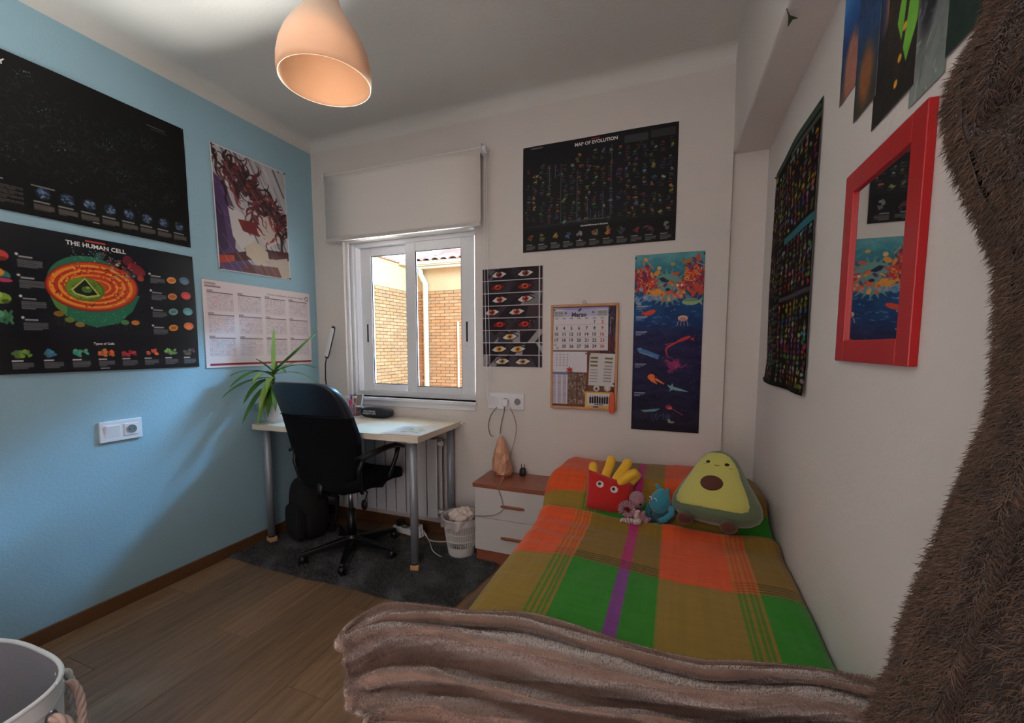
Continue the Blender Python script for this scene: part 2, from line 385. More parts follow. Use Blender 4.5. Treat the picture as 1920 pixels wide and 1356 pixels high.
# ceiling beam along the right wall
bm_ = MB(); bz = 2.212
vs = [(0.236, YB + 0.04, bz), (XR + 0.02, YB + 0.04, bz), (XR + 0.02, YN, bz), (0.315, YN, bz), (0.228, YB + 0.04, ZC + 0.01), (XR + 0.02, YB + 0.04, ZC + 0.01), (XR + 0.02, YN, ZC + 0.01), (0.305, YN, ZC + 0.01)]
bm_.add(vs, [(0, 1, 2, 3), (4, 7, 6, 5), (0, 3, 7, 4), (1, 5, 6, 2), (0, 4, 5, 1), (3, 2, 6, 7)])
st(bm_.build('trim_3', white, bevel=0.012, seg=4, weld=True))
brown = mat('baseboard_brown', (104, 70, 46), 0.4, noise=0.15, scale=8, stretch=(1, 12, 12))
st(MB().box(XL, XL + 0.013, YN, YB, 0, 0.068).build('baseboard_left', brown, bevel=0.003))
st(MB().box(XL + 0.013, 0.236, YB - 0.013, YB, 0, 0.068).build('baseboard_back', brown, bevel=0.003))
st(MB().box(XR - 0.013, XR, YN, YB + 0.03, 0, 0.068).build('baseboard_right', brown, bevel=0.003))

# window: casing, frame, two sliding sashes, panes, latches
win = st(MB().box(WX0, WX0 + 0.018, 2.455, 2.475, WZ0, WZ1).box(WX0, WX0 + 0.034, 2.485, 2.505, WZ0, WZ1).box(WX1 - 0.015, WX1, 2.46, 2.50, WZ0, WZ1).build('window_1', alum, bevel=0.002))
def frame_mb(x0, x1, z0, z1, wl, wr, wb_, wt, y0, y1):
    m = MB(); m.box(x0, x0 + wl, y0, y1, z0, z1); m.box(x1 - wr, x1, y0, y1, z0, z1)
    m.box(x0 + wl, x1 - wr, y0, y1, z0, z0 + wb_); m.box(x0 + wl, x1 - wr, y0, y1, z1 - wt, z1); return m
fr = frame_mb(WX0, WX1, WZ0, WZ1, 0.045, 0.035, 0.03, 0.028, 2.505, 2.60).build('window_frame', alum, win, bevel=0.003)
MB().box(WX0 + 0.04, WX1 - 0.03, 2.498, 2.506, WZ0, WZ0 + 0.034).build('track', alum, fr, bevel=0.002)
glass = bpy.data.materials.new('window_glass'); glass.use_nodes = True; gn = glass.node_tree.nodes; gl = glass.node_tree.links
gn.remove(gn['Principled BSDF']); tr = gn.new('ShaderNodeBsdfTransparent'); gs = gn.new('ShaderNodeBsdfGlossy'); gs.inputs['Roughness'].default_value = 0.0
fz = gn.new('ShaderNodeFresnel'); fz.inputs[0].default_value = 1.45; mxs = gn.new('ShaderNodeMixShader')
tr.inputs[0].default_value = (0.96, 0.98, 0.97, 1)
gl.new(fz.outputs[0], mxs.inputs[0]); gl.new(tr.outputs[0], mxs.inputs[1]); gl.new(gs.outputs[0], mxs.inputs[2]); gl.new(mxs.outputs[0], gn['Material Output'].inputs[0])
def sash(x0, x1, z0, z1, gx0, gx1, gz0, gz1, y0, y1, hx):
    s = frame_mb(x0, x1, z0, z1, gx0 - x0, x1 - gx1, gz0 - z0, z1 - gz1, y0, y1).build('sash', alum, win, bevel=0.004)
    MB().box(gx0 - 0.004, gx1 + 0.004, (y0 + y1) / 2 - 0.003, (y0 + y1) / 2 + 0.001, gz0 - 0.004, gz1 + 0.004).build('pane', glass, s)
    g = frame_mb(gx0 - 0.001, gx1 + 0.001, gz0 - 0.001, gz1 + 0.001, 0.006, 0.006, 0.006, 0.006, (y0 + y1) / 2 - 0.006, (y0 + y1) / 2 - 0.002).build('gasket', dark, s)
    l = MB(); l.box(hx - 0.014, hx + 0.014, y0 - 0.004, y0 + 0.001, 1.26, 1.46)
    lt = l.build('latch', alum, s, bevel=0.003); lt['label'] = 'white recessed latch plate'
    k = MB().box(hx - 0.006, hx + 0.006, y0 - 0.0055, y0 - 0.003, 1.29, 1.42).build('latch', dark, s); k['label'] = 'dark finger slot of latch'
sash(-2.160, -1.695, 0.936, 1.962, -2.066, -1.752, 0.985, 1.903, 2.548, 2.575, -2.105)
sash(-1.745, -1.222, 0.936, 1.962, -1.667, -1.318, 0.981, 1.900, 2.508, 2.535, -1.276)
sill = st(MB().box(WX0 - 0.005, WX1 + 0.012, 2.405, 2.52, 0.884, 0.905).box(WX0, WX1, 2.424, 2.44, 0.845, 0.884).build('trim_4', alum, bevel=0.004))

# ------------------------------------------------------------------ outside: neighbour house round a courtyard
FY = 9.0; XE = -6.107
mort = mat('mortar', (112, 72, 44), 0.9)
bmats = [mat('brick_%s' % n_, c, 0.85, noise=0.1, scale=30) for n_, c in (('tan', (134, 84, 46)), ('orange', (142, 86, 44)), ('light', (146, 94, 54)))]
plast = mat('plaster_peach', (150, 112, 74), 0.9, noise=0.05, scale=3)
plasty = mat('plaster_yellow', (164, 132, 76), 0.9, noise=0.04, scale=3)
gutm = mat('gutter_cream', (176, 150, 120), 0.5)
hb = thing('neighbour_house', 'sunlit neighbouring house of orange brick and cream plaster seen through the window', 'house', (XE, FY, -3))
MB().box(0, 9, 0.02, 0.3, 0, 5.59).box(-0.3, -0.02, -9, 0.3, 0, 5.59).build('brick_wall', mort, hb)
MB().box(0, 9, 0.0, 0.3, 5.59, 6.15).build('plaster_band', plast, hb)
MB().box(-0.3, 0.0, -9, 0.0, 5.59, 6.20).build('plaster_band', plasty, hb)
bh, bw_ = 0.076, 0.25
def brick_mesh(d): 
    m = MB().box(0.004, bw_ - 0.010, -0.004, 0.03, 0.004, bh - 0.008); o = m.build('brick', bmats[0], None, bevel=0.0); me = o.data; bpy.data.objects.remove(o); return me
def bricks(facing, s0, s1, z0, z1, root):
    mes = [brick_mesh(0) for _ in range(3)]
    for q in range(3): mes[q].materials.clear(); mes[q].materials.append(bmats[q])
    k = int((5.59 - z0) / bh); n = 0
    zz = 5.59 - bh; row = 0
    while zz > z0:
        s = s0 - (row % 2) * bw_ / 2
        while s < s1:
            o = bpy.data.objects.new('brick', random.choice(mes)); COL.objects.link(o); o.parent = root
            if facing == 'y': o.location = (s, 0.004 + random.uniform(-.003, .003), zz)
            else: o.location = (-0.004 + random.uniform(-.003, .003), s, zz); o.rotation_euler = (0, 0, PI / 2)
            s += bw_; n += 1
        zz -= bh; row += 1
    return n
def brick_field(facing, s0, s1, z0, z1, root):
    m = MB(); zz = 5.59 - bh; row = 0
    while zz > z0:
        s = s0 - (row % 2) * bw_ / 2
        while s < s1:
            if zz < z1:
                if facing == 'y': m.box(s + .004, s + bw_ - .010, 0.0, 0.03, zz + .004, zz + bh - .008)
                else: m.box(-0.03, 0.0, s + .004, s + bw_ - .010, zz + .004, zz + bh - .008)
            s += bw_
        zz -= bh; row += 1
    o = m.build('brick', bmats[1], root); o['kind'] = 'stuff'; o['label'] = 'rest of the orange brickwork'; return o
# bricks in view through each pane singly; the rest of each wall joined
n1 = bricks('y', 0.18, 1.50, 5.59 - 0.076 * 34, 5.59, hb)
n2 = bricks('x', -1.60, -0.02, 5.59 - 0.076 * 34, 5.59, hb)
def bf_all():
    brick_field('y', 1.56, 6.5, 1.2, 9, hb); brick_field('x', -7.0, -1.75, 1.2, 9, hb)
    brick_field('y', 0.0, 1.4, 0.6, 5.59 - 0.076 * 34 - 0.01, hb); brick_field('x', -1.6, 0, 0.6, 5.59 - 0.076 * 34 - 0.01, hb)
bf_all()
# gutter, downpipe with an elbow, trims, roof of curved tiles
g = MB(); g.box(0.05, 7, -0.16, 0.0, 6.10, 6.16); g.box(0.02, 7, -0.22, -0.02, 6.19, 6.27); g.box(0.02, 7, -0.20, 0.0, 6.16, 6.19)
g.build('gutter', gutm, hb, bevel=0.01)
MB().box(-0.25, 0.12, -0.5, -0.0, 6.16, 6.28).build('gutter_end', gutm, hb, bevel=0.01)
MB().tube([(0.34, -0.10, 6.14), (0.34, -0.10, 5.98), (0.40, -0.09, 5.86), (0.46, -0.09, 5.76), (0.46, -0.09, 5.6), (0.46, -0.09, 0.5)], 0.062, 12).build('downpipe', gutm, hb, smooth=True)
MB().box(0.0, 0.14, -0.03, 0.02, 1.0, 6.1).build('corner_trim', mat('render_white', (205, 190, 185), 0.9), hb)
MB().box(1.28, 1.31, -0.03, 0.02, 1.0, 4.85).build('corner_trim', gutm, hb)
tilem = mat('roof_tile', (150, 92, 74), 0.85, noise=0.2, scale=6); tilem2 = mat('roof_tile_grey', (160, 120, 104), 0.85, noise=0.2, scale=6)
MB().add([(-0.4, -0.1, 6.26), (9, -0.1, 6.26), (9, 4.6, 7.9), (-0.4, 4.6, 7.9)], [(0, 1, 2, 3)]).build('roof', tilem, hb, solid=0.05)
tp = MB().grid(lambda u, v: (0.11 * math.cos(PI * (1 - u)) * (1 - .12 * v), -0.20 + v * 0.5, 0.07 * math.sin(PI * u) * (1 - .1 * v)), 6, 1)
to_ = tp.build('roof_tile', tilem, hb, solid=0.015); t2 = to_.data.copy(); t2.materials.clear(); t2.materials.append(tilem2)
sl = math.atan2(1.64, 4.7); first = True
for r_ in range(6):
    for c_ in range(-1, 11):
        o = to_ if first else to_.copy()
        if not first: COL.objects.link(o)
        first = False
        if random.random() < 0.4: o.data = t2
        o.location = (c_ * 0.235 + 0.12 + (0.02 if r_ % 2 else 0), -0.05 + r_ * 0.36, 6.30 + r_ * 0.36 * math.tan(sl) + 0.015)
        o.rotation_euler = (sl + random.uniform(-.02, .02), 0, random.uniform(-.03, .03))
# coping tiles along the side wall
cop = MB()
for q in range(20): cop.box(-0.34, 0.05, -7 + q * 0.35 + .01, -7 + q * 0.35 + .34, 6.20, 6.235 + 0.006 * (q % 2))
o = cop.build('coping', tilem, hb); o['kind'] = 'stuff'
st(MB().box(-14, 10, 2.7, 16, -3.2, -3.0).build('trim_5', mat('patio', (150, 138, 122), 0.9)))

# ------------------------------------------------------------------ roller blind
metal = mat('steel', (170, 172, 176), 0.3, metal=1.0)
blindm = mat('blind_fabric', (226, 220, 216), 0.85, bump=0.1, bscale=400)
bl = thing('roller_blind', 'white roller blind half lowered over the top of the window', 'blind', (-1.69, 2.372, 2.41))
BW = 0.588
MB().tube([(-BW, 0, 0), (BW, 0, 0)], 0.022, 16).build('roller', blindm, bl, smooth=False)
MB().grid(lambda u, v: (-BW + 2 * BW * u, -0.022 + 0.004 * math.sin(v * 3), -v * 0.425), 4, 12).build('fabric', blindm, bl, smooth=True, solid=0.0012)
MB().box(-BW, BW, -0.031, -0.016, -0.437, -0.415).build('bottom_bar', mat('bar_grey', (196, 192, 190), 0.5), bl, bevel=0.004)
for s in (-1, 1): MB().box(s * (BW + 0.006) - 0.004, s * (BW + 0.006) + 0.004, -0.03, 0.056, -0.03, 0.03).box(s * (BW + 0.006) - 0.016, s * (BW + 0.006) + 0.016, 0.05, 0.057, -0.03, 0.03).build('bracket', alum, bl, bevel=0.004)
ch = MB()
ch.tube([(BW + 0.02, -0.012, 0), (BW + 0.022, -0.014, -0.7), (BW + 0.03, -0.01, -1.45), (BW + 0.042, 0.0, -1.50), (BW + 0.046, 0.01, -1.44), (BW + 0.030, 0.012, -0.7), (BW + 0.02, 0.014, 0)], 0.0016, 5)
ch.build('chain', alum, bl)
MB().lathe([(0.0, -0.012), (0.022, -0.012), (0.022, 0.012), (0, 0.012)], 20, M=Matrix.Translation((BW + 0.02, 0, 0)) @ Matrix.Rotation(PI / 2, 4, 'Y')).build('chain_wheel', alum, bl)

# ------------------------------------------------------------------ pendant lamp
shadem = bpy.data.materials.new('lamp_shade_plastic'); shadem.use_nodes = True; n = shadem.node_tree.nodes; L = shadem.node_tree.links
b = n['Principled BSDF']; b.inputs['Base Color'].default_value = lin((232, 210, 188)); b.inputs['Roughness'].default_value = 0.35
tl = n.new('ShaderNodeBsdfTranslucent'); tl.inputs[0].default_value = lin((240, 205, 175)); mx = n.new('ShaderNodeMixShader'); mx.inputs[0].default_value = 0.35
L.new(b.outputs[0], mx.inputs[1]); L.new(tl.outputs[0], mx.inputs[2]); L.new(mx.outputs[0], n['Material Output'].inputs[0])
lp = thing('pendant_lamp', 'cream bell shaped plastic pendant lamp hanging from the ceiling', 'lamp', (-1.03, 1.085, 2.065))
prof = [(0.131, 0), (0.134, 0.02), (0.133, 0.05), (0.126, 0.085), (0.112, 0.12), (0.094, 0.15), (0.075, 0.178), (0.059, 0.20), (0.049, 0.222), (0.044, 0.245), (0.041, 0.27)]
MB().lathe(prof, 64).build('shade', shadem, lp, smooth=True, solid=0.003)
MB().lathe([(0.0, 0.282), (0.042, 0.28), (0.042, 0.266), (0.0, 0.266)], 24).build('cap', alum, lp)
MB().tube([(0, 0, 0.25), (0, 0, 0.625)], 0.003, 8).build('cord', alum, lp)
MB().lathe([(0, 0.60), (0.045, 0.605), (0.045, 0.634), (0, 0.634)], 24).build('ceiling_cup', alum, lp)
MB().lathe([(0.0, 0.09), (0.02, 0.095), (0.03, 0.115), (0.028, 0.14), (0.015, 0.17), (0.014, 0.20)], 20).build('bulb', mat('frosted_glass', (235, 235, 230), 0.4), lp, smooth=True)
MB().lathe([(0.018, 0.19), (0.022, 0.20), (0.022, 0.27), (0.0, 0.27)], 20).build('socket', alum, lp)

# ------------------------------------------------------------------ desk
birch = mat('birch_veneer', (224, 212, 194), 0.35, noise=0.05, scale=12, stretch=(1, 18, 18))
legm = mat('leg_grey', (150, 156, 166), 0.4, metal=0.35)
pine = mat('pine_block', (206, 158, 112), 0.6, noise=0.1, scale=20, stretch=(1, 1, 8))
DR = math.radians(1.8)
dk = thing('desk', 'pale birch desk with grey tube legs raised on wooden blocks under the window', 'desk', (-1.865, 2.145, 0), DR)
DW, DD = 0.592, 0.268
MB().box(-DW, DW, -DD, DD, 0.744, 0.778).build('tabletop', birch, dk, bevel=0.0015)
for sx_ in (-1, 1):
    for sy_ in (-1, 1):
        x_, y_ = sx_ * (DW - 0.062), sy_ * (DD - 0.05)
        lg = MB().tube([(x_, y_, 0.047), (x_, y_, 0.738)], 0.0225, 20).build('leg', legm, dk, smooth=True)
        MB().tube([(x_, y_, 0.736), (x_, y_, 0.744)], 0.045, 20).build('mounting_plate', legm, lg)
        MB().tube([(x_, y_, 0.043), (x_, y_, 0.05)], 0.0235, 20).build('foot', dark, lg)
        bk = MB().box(-0.023, 0.023, -0.023, 0.023, 0, 0.043, Matrix.Translation((x_, y_, 0)) @ Matrix.Rotation(0.3 * sx_, 4, 'Z')).build('block', pine, dk, bevel=0.002); bk['label'] = 'wooden riser block'
cl = MB().tube([(DW - 0.02, DD - 0.01, 0.765), (DW + 0.012, DD - 0.01, 0.765)], 0.008, 10).box(DW - 0.004, DW + 0.02, DD - 0.025, DD + 0.0, 0.760, 0.772).build('cable_clip', alum, dk); cl['label'] = 'small white clip on the edge'

# ------------------------------------------------------------------ radiator
rad = thing('radiator', 'white aluminium column radiator on the wall below the window', 'radiator', (-1.39, 2.33, 0))
radm = mat('radiator_white', (208, 208, 212), 0.4)
el = MB(); el.box(-0.037, 0.037, -0.035, -0.028, 0.155, 0.672).box(-0.004, 0.004, -0.028, 0.04, 0.16, 0.665).box(-0.036, 0.036, 0.03, 0.037, 0.16, 0.66)
el.tube([(-0.0399, 0, 0.19), (0.0399, 0, 0.19)], 0.016, 10).tube([(-0.0399, 0, 0.64), (0.0399, 0, 0.64)], 0.016, 10)
e0 = None
for k in range(10):
    if k == 0: e0 = el.build('radiator_column', radm, rad, bevel=0.004); e0.location = (-0.04, 0, 0)
    else: e = e0.copy(); COL.objects.link(e); e.location = (-0.04 - 0.08 * k, 0, 0)
MB().tube([(0.02, 0, 0.64), (-0.0, 0, 0.64)], 0.017, 10).build('end_cap', alum, rad)
MB().tube([(0.0, 0, 0.19), (0.035, 0, 0.19), (0.04, 0.02, 0.19), (0.04, 0.03, 0.14)], 0.009, 10).build('valve', alum, rad)
pip = MB().box(-2.42, -1.13, 2.398, 2.43, 0.108, 0.132).build('pipe_cover', radm, None, bevel=0.006)
tag(pip, 'white pipe duct running along the wall below the radiator', 'pipe')

# ------------------------------------------------------------------ office chair
blk = mat('black_fabric', (9, 9, 12), 0.95, bump=0.3, bscale=500, spec=0.2)
lth = mat('chair_headrest_leather', (16, 22, 34), 0.36, bump=0.05, bscale=120, spec=0.6)  # blue in the base colour paints in the sky reflected from the window
blkp = mat('chair_plastic', (14, 14, 17), 0.35)
ch_ = thing('office_chair', 'black swivel office chair with high curved back pushed up to the desk', 'chair', (-1.835, 1.985, 0), math.radians(-2))
CY = lambda z: -0.17 - 0.14 * ((z - 0.47) / 0.56) ** 1.0 + 0.05 * math.sin(PI * (z - 0.47) / 0.6)
def backfn(p):
    z = 0.765 + p.z; k = (z - 0.48) / 0.56; w = 1.0 + 0.10 * (1 - abs(2 * k - 1.0)) - 0.10 * max(0, 1 - k * 2.2)
    return (p.x * w, p.y + CY(z) + 0.9 * (p.x) ** 2 * 0.6, p.z)
def back(keep, name, m):
    o = MB().sell((0, 0, 0.765), (0.238, 0.036, 0.305), 0.33, 0.42, 72, 60, backfn, keep=keep).build(name, m, ch_, smooth=True); return o
back(lambda c: c.z < 0.885 + c.x * 0.02, 'backrest', blk)
back(lambda c: c.z >= 0.885 + c.x * 0.02, 'headrest_panel', lth)['label'] = 'smooth black top panel of the backrest, tinted blue for the window reflection'
MB().tube([(-0.222, CY(0.885) - 0.016, 0.884), (-0.12, CY(0.885) - 0.036, 0.883), (0, CY(0.885) - 0.037, 0.886), (0.12, CY(0.885) - 0.034, 0.889), (0.222, CY(0.885) - 0.014, 0.891)], 0.003, 6).build('seam', blk, ch_)
MB().sell((0.04, 0.03, 0.475), (0.225, 0.225, 0.042), 0.35, 0.35, 40, 16, lambda p: (p.x, p.y, p.z + 0.4 * p.x * p.x - max(0, p.y - 0.12) * 0.25)).build('seat', blk, ch_, smooth=True)
MB().box(-0.10, 0.10, -0.12, 0.12, 0.405, 0.44).build('seat_plate', blkp, ch_, bevel=0.01)
MB().tube([(0.0, -0.1, 0.42), (0, -0.2, 0.42), (0, -0.195, 0.45), (0, -0.18, 0.50)], 0.02, 8).build('back_bar', blkp, ch_, smooth=True)
for s in (-0.8, 1.12):
    a = MB(); pts = [(s * 0.26, -0.20, 0.668), (s * 0.27, -0.10, 0.682), (s * 0.272, 0.0, 0.69), (s * 0.27, 0.09, 0.686), (s * 0.266, 0.15, 0.665)]
    a.grid(lambda u, v: tuple(np.array([Vector(pts[min(3, int(u * 4))]).lerp(Vector(pts[min(3, int(u * 4)) + 1]), u * 4 - min(3, int(u * 4)))[q] for q in range(3)]) + np.array([(v - 0.5) * 0.05, 0, -0.012 * (2 * v - 1) ** 2])), 16, 6)
    a.build('armrest', blkp, ch_, smooth=True, solid=0.016, bevel=0.003)
    MB().tube([(s * 0.268, 0.12, 0.675), (s * 0.262, 0.10, 0.60), (s * 0.235, 0.075, 0.50), (s * 0.20, 0.05, 0.435), (s * 0.09, 0.03, 0.42)], [0.014, 0.013, 0.013, 0.014, 0.014], 10).build('armrest_post', blkp, ch_, smooth=True)
    MB().tube([(s * 0.262, -0.17, 0.662), (s * 0.25, -0.19, 0.60), (s * 0.235, -0.17, 0.50), (s * 0.19, -0.1, 0.435)], 0.012, 10).build('armrest_post', blkp, ch_, smooth=True)
MB().tube([(0.03, 0, 0.41), (0.03, 0, 0.27)], 0.014, 14).build('gas_lift', metal, ch_, smooth=True)
MB().tube([(0.03, 0, 0.28), (0.03, 0, 0.09)], [0.024, 0.028], 16).build('lift_sleeve', blkp, ch_, smooth=True)
lv = MB().tube([(0.06, 0.02, 0.41), (0.16, 0.0, 0.40), (0.165, -0.03, 0.36)], 0.004, 6).sell((0.165, -0.035, 0.335), (0.020, 0.010, 0.03), 0.8, 0.8, 12, 8).build('lever', blkp, ch_, smooth=True); lv['label'] = 'height lever with paddle knob'
MB().lathe([(0, 0.055), (0.042, 0.055), (0.046, 0.10), (0.034, 0.125), (0.0, 0.125)], 24, c=(0.03, 0, 0)).build('hub', blkp, ch_, smooth=False)
for k, (ax, ay) in enumerate([(-2.002, 1.753), (-1.665, 1.691), (-1.471, 2.009), (-1.69, 2.271), (-2.05, 2.137)]):
    dx, dy = ax + 1.835, ay - 1.985; an = math.radians(2); dx, dy = dx * math.cos(an) - dy * math.sin(an), dx * math.sin(an) + dy * math.cos(an)
    ux, uy = Vector((dx, dy, 0)).normalized()[:2]; bx_, by_ = 0.03, 0
    tipx, tipy = bx_ + ux * 0.275, by_ + uy * 0.275
    sp = MB(); M_ = Matrix.Translation((bx_, by_, 0)) @ Matrix.Rotation(math.atan2(uy, ux), 4, 'Z')
    sp.add([M_ @ Vector(p) for p in ((0.02, -0.024, 0.062), (0.285, -0.014, 0.058), (0.285, 0.014, 0.058), (0.02, 0.024, 0.062), (0.02, -0.020, 0.112), (0.285, -0.011, 0.076), (0.285, 0.011, 0.076), (0.02, 0.020, 0.112))],
           [(0, 3, 2, 1), (4, 5, 6, 7), (0, 1, 5, 4), (1, 2, 6, 5), (2, 3, 7, 6), (3, 0, 4, 7)])
    spo = sp.build('base_arm', blkp, ch_, bevel=0.004)
    wm = MB(); Mw = Matrix.Translation((tipx, tipy, 0.026)) @ Matrix.Rotation(math.atan2(uy, ux) + 0.6 * k, 4, 'Z') @ Matrix.Rotation(PI / 2, 4, 'X')
    for q in (-0.016, 0.004): wm.lathe([(0, q), (0.022, q), (0.026, q + 0.003), (0.026, q + 0.009), (0.022, q + 0.012), (0, q + 0.012)], 18, M=Mw)
    wm.tube([(tipx, tipy, 0.028), (tipx, tipy, 0.062)], 0.008, 8).build('caster', blkp, spo)
    MB().sell((tipx, tipy, 0.04), (0.022, 0.022, 0.02), 0.8, 0.8, 14, 8, keep=lambda c: c.z > 0.036).build('caster_hood', blkp, spo, smooth=True)

# ------------------------------------------------------------------ rug with pile
def rugP():
    nu, nv = 160, 70; u, v = np.meshgrid(np.linspace(0, 1, nu), np.linspace(0, 1, nv)); X = -2.445 + u * 1.50; Y = 1.655 + v * 0.60
    Y = Y + (fnoise(u * 5, v * 0 + 1, 3) * 0.012 + 0.03 * u * (1 - v) * 1.0 + (1 - u) * 0.02) * (1 - v) - 0.02 * np.sin(u * PI) * (1 - v)
    X = X + fnoise(u * 0 + 2, v * 5, 4) * 0.01 + (v - 0.3) * 0.05 * u
    e = np.minimum(np.minimum(u, 1 - u) * 1.5, np.minimum(v, 1 - v) * 0.6); Z = 0.002 + 0.009 * np.clip(e / 0.01, 0, 1) + 0.002 * fnoise(u * 30, v * 12, 5)
    return np.stack([X, Y, np.maximum(Z, 0.001)], 2)
RP = rugP(); nv_, nu_ = RP.shape[:2]; u, v = np.meshgrid(np.linspace(0, 1, nu_), np.linspace(0, 1, nv_))
rn = np.clip(0.5 + 0.5 * fnoise(u * 14 + v * 3, v * 6 + u * 2, 9), 0, 1) ** 1.6
RC = (0.010 + 0.10 * rn ** 1.5)[..., None] * np.array([0.95, 1.02, 1.12]); 
rugm = vcol_mat('rug_pile', 0.8, 0.3, sheen=0.5)
rug = mesh_np('rug', RP.reshape(-1, 3), gridF(nu_, nv_), rugm, cols=RC.reshape(-1, 3))
tag(rug, 'dark grey shaggy rug on the floor under the desk and chair', 'rug')
fur('pile', RP, normals(RP), 90000, 0.013, 0.0022, rugm, rug, lean=(-0.2, -0.5, 0), jitter=0.45, seed=4, cols=RC, cvar=0.4)

# ------------------------------------------------------------------ backpack in the corner under the desk
bp = thing('backpack', 'black backpack standing on the rug in the dark corner under the desk', 'backpack', (-2.23, 2.06, 0.012), math.radians(-20))
bpf = mat('backpack_nylon', (7, 7, 9), 0.85, bump=0.2, bscale=300)
MB().sell((0, 0, 0.20), (0.145, 0.095, 0.20), 0.6, 0.6, 36, 24, lambda p: (p.x * (1 - 0.25 * max(0, p.z) / 0.2) + 0.03 * (0.2 - p.z), p.y, p.z)).build('body', bpf, bp, smooth=True)
MB().sell((0.03, -0.095, 0.13), (0.105, 0.035, 0.11), 0.5, 0.5, 28, 18).build('front_pocket', bpf, bp, smooth=True)
MB().tube([(-0.03, 0.03, 0.385), (-0.025, 0.03, 0.42), (0.03, 0.03, 0.42), (0.035, 0.03, 0.385)], 0.008, 8).build('grab_handle', bpf, bp, smooth=True)
MB().tube([(-0.07, 0.09, 0.33), (-0.10, 0.14, 0.25), (-0.10, 0.13, 0.12), (-0.08, 0.09, 0.03)], 0.014, 6).build('strap', bpf, bp, smooth=True)
MB().tube([(0.08, 0.09, 0.33), (0.12, 0.14, 0.25), (0.12, 0.13, 0.12), (0.10, 0.09, 0.03)], 0.014, 6).build('strap', bpf, bp, smooth=True)

# ------------------------------------------------------------------ plant on the desk
leafm = mat('dracaena_leaf', (86, 132, 50), 0.4, col2=(52, 96, 34), scale=5)
leafl = mat('dracaena_leaf_pale', (150, 170, 84), 0.4, col2=(110, 150, 60), scale=5)
pl = thing('potted_plant', 'leafy dracaena with long arching leaves in a white pot on the desk', 'plant', (-2.372, 1.965, 0.778))
MB().lathe([(0.0, 0), (0.048, 0), (0.055, 0.02), (0.064, 0.13), (0.066, 0.135), (0.060, 0.135), (0.057, 0.12), (0, 0.115)], 32).build('pot', mat('pot_white', (206, 206, 208), 0.5), pl, smooth=False)
MB().lathe([(0.0, 0.118), (0.061, 0.116)], 24).build('soil', mat('soil', (40, 30, 24), 0.95), pl)
MB().tube([(0, 0, 0.11), (0.004, 0, 0.2), (-0.003, 0, 0.30), (0, 0, 0.335)], 0.008, 8).build('stem', mat('stem', (110, 110, 60), 0.7), pl, smooth=True)
rl = random.Random(5)
def leaf(z0, az, L_, lift, droop, wd, m, nm='leaf'):
    g = MB(); N = 12
    def f(u, v):
        s_ = v * L_; hx = s_ * math.cos(lift) * (1 - 0.10 * v); hz = s_ * math.sin(lift) - droop * v * v * L_
        ww = 1.25 * wd * (math.sin(PI * min(1, v * 0.93 + 0.07)) ** 0.55) * (1 - 0.35 * v) * (u - 0.5); q = abs(u - 0.5) * 2
        return (hx * math.cos(az) - ww * math.sin(az), hx * math.sin(az) + ww * math.cos(az), z0 + hz + 0.10 * wd * q)
    g.grid(f, 4, N); return g.build(nm, m, pl, smooth=True)
# leaves aimed so that they arch as in the photograph (right, left, up, and a low fringe)
spec = [(0.33, 0.3, 0.27, 1.50, 0.0, 0.044), (0.32, 0.12, 0.46, 0.62, 0.04, 0.034), (0.31, 0.25, 0.36, 0.50, 0.38, 0.036), (0.30, 0.55, 0.32, 0.35, 0.55, 0.034), (0.31, 1.2, 0.26, 0.6, 0.3, 0.034),
        (0.31, 4.80, 0.36, 0.32, 0.50, 0.042), (0.30, 4.62, 0.32, 0.42, 0.38, 0.040), (0.27, 4.95, 0.30, 0.20, 0.62, 0.044), (0.26, 5.2, 0.24, 0.1, 0.8, 0.040), (0.24, 4.75, 0.26, -0.1, 0.75, 0.044),
        (0.24, 5.6, 0.20, 0.1, 0.9, 0.036), (0.30, 5.9, 0.28, 0.55, 0.45, 0.034), (0.22, 5.0, 0.20, -0.3, 0.8, 0.042), (0.32, 4.5, 0.16, 0.8, 0.2, 0.034), (0.28, 4.66, 0.36, 0.15, 0.40, 0.042),
        (0.25, 0.0, 0.20, 0.0, 0.8, 0.034), (0.31, 2.0, 0.10, 1.0, 0.2, 0.03), (0.27, 5.4, 0.26, 0.5, 0.7, 0.036), (0.29, 5.1, 0.30, 0.5, 0.6, 0.038), (0.23, 5.3, 0.17, -0.2, 0.9, 0.04)]
for q, a in enumerate(spec): leaf(*a, leafl if q in (0, 8, 12, 17, 18) else leafm)

# ------------------------------------------------------------------ reading lamp, pens, phone stand, pencil case, papers
rlamp = thing('reading_lamp', 'slim desk lamp with white light bar on a thin black neck beside the plant', 'lamp', (-2.24, 2.32, 0.778))
MB().lathe([(0, 0), (0.06, 0), (0.06, 0.012), (0, 0.014)], 28).build('base', dark, rlamp)
MB().tube([(0, 0, 0.01), (-0.045, 0, 0.15), (-0.06, 0, 0.25), (-0.055, 0, 0.36), (-0.04, 0, 0.415)], 0.0045, 8).build('neck', dark, rlamp, smooth=True)
hd = MB().sell((0, 0, 0.11), (0.018, 0.008, 0.118), 0.4, 0.6, 20, 20, M=Matrix.Translation((-0.042, 0, 0.405)) @ Matrix.Rotation(0.33, 4, 'Y')).build('head', dark, rlamp, smooth=True)
MB().sell((0, -0.005, 0.11), (0.0155, 0.006, 0.104), 0.3, 0.6, 20, 20, M=Matrix.Translation((-0.042, 0, 0.405)) @ Matrix.Rotation(0.33, 4, 'Y')).build('diffuser', mat('diffuser_white', (222, 222, 228), 0.5), hd, smooth=True)

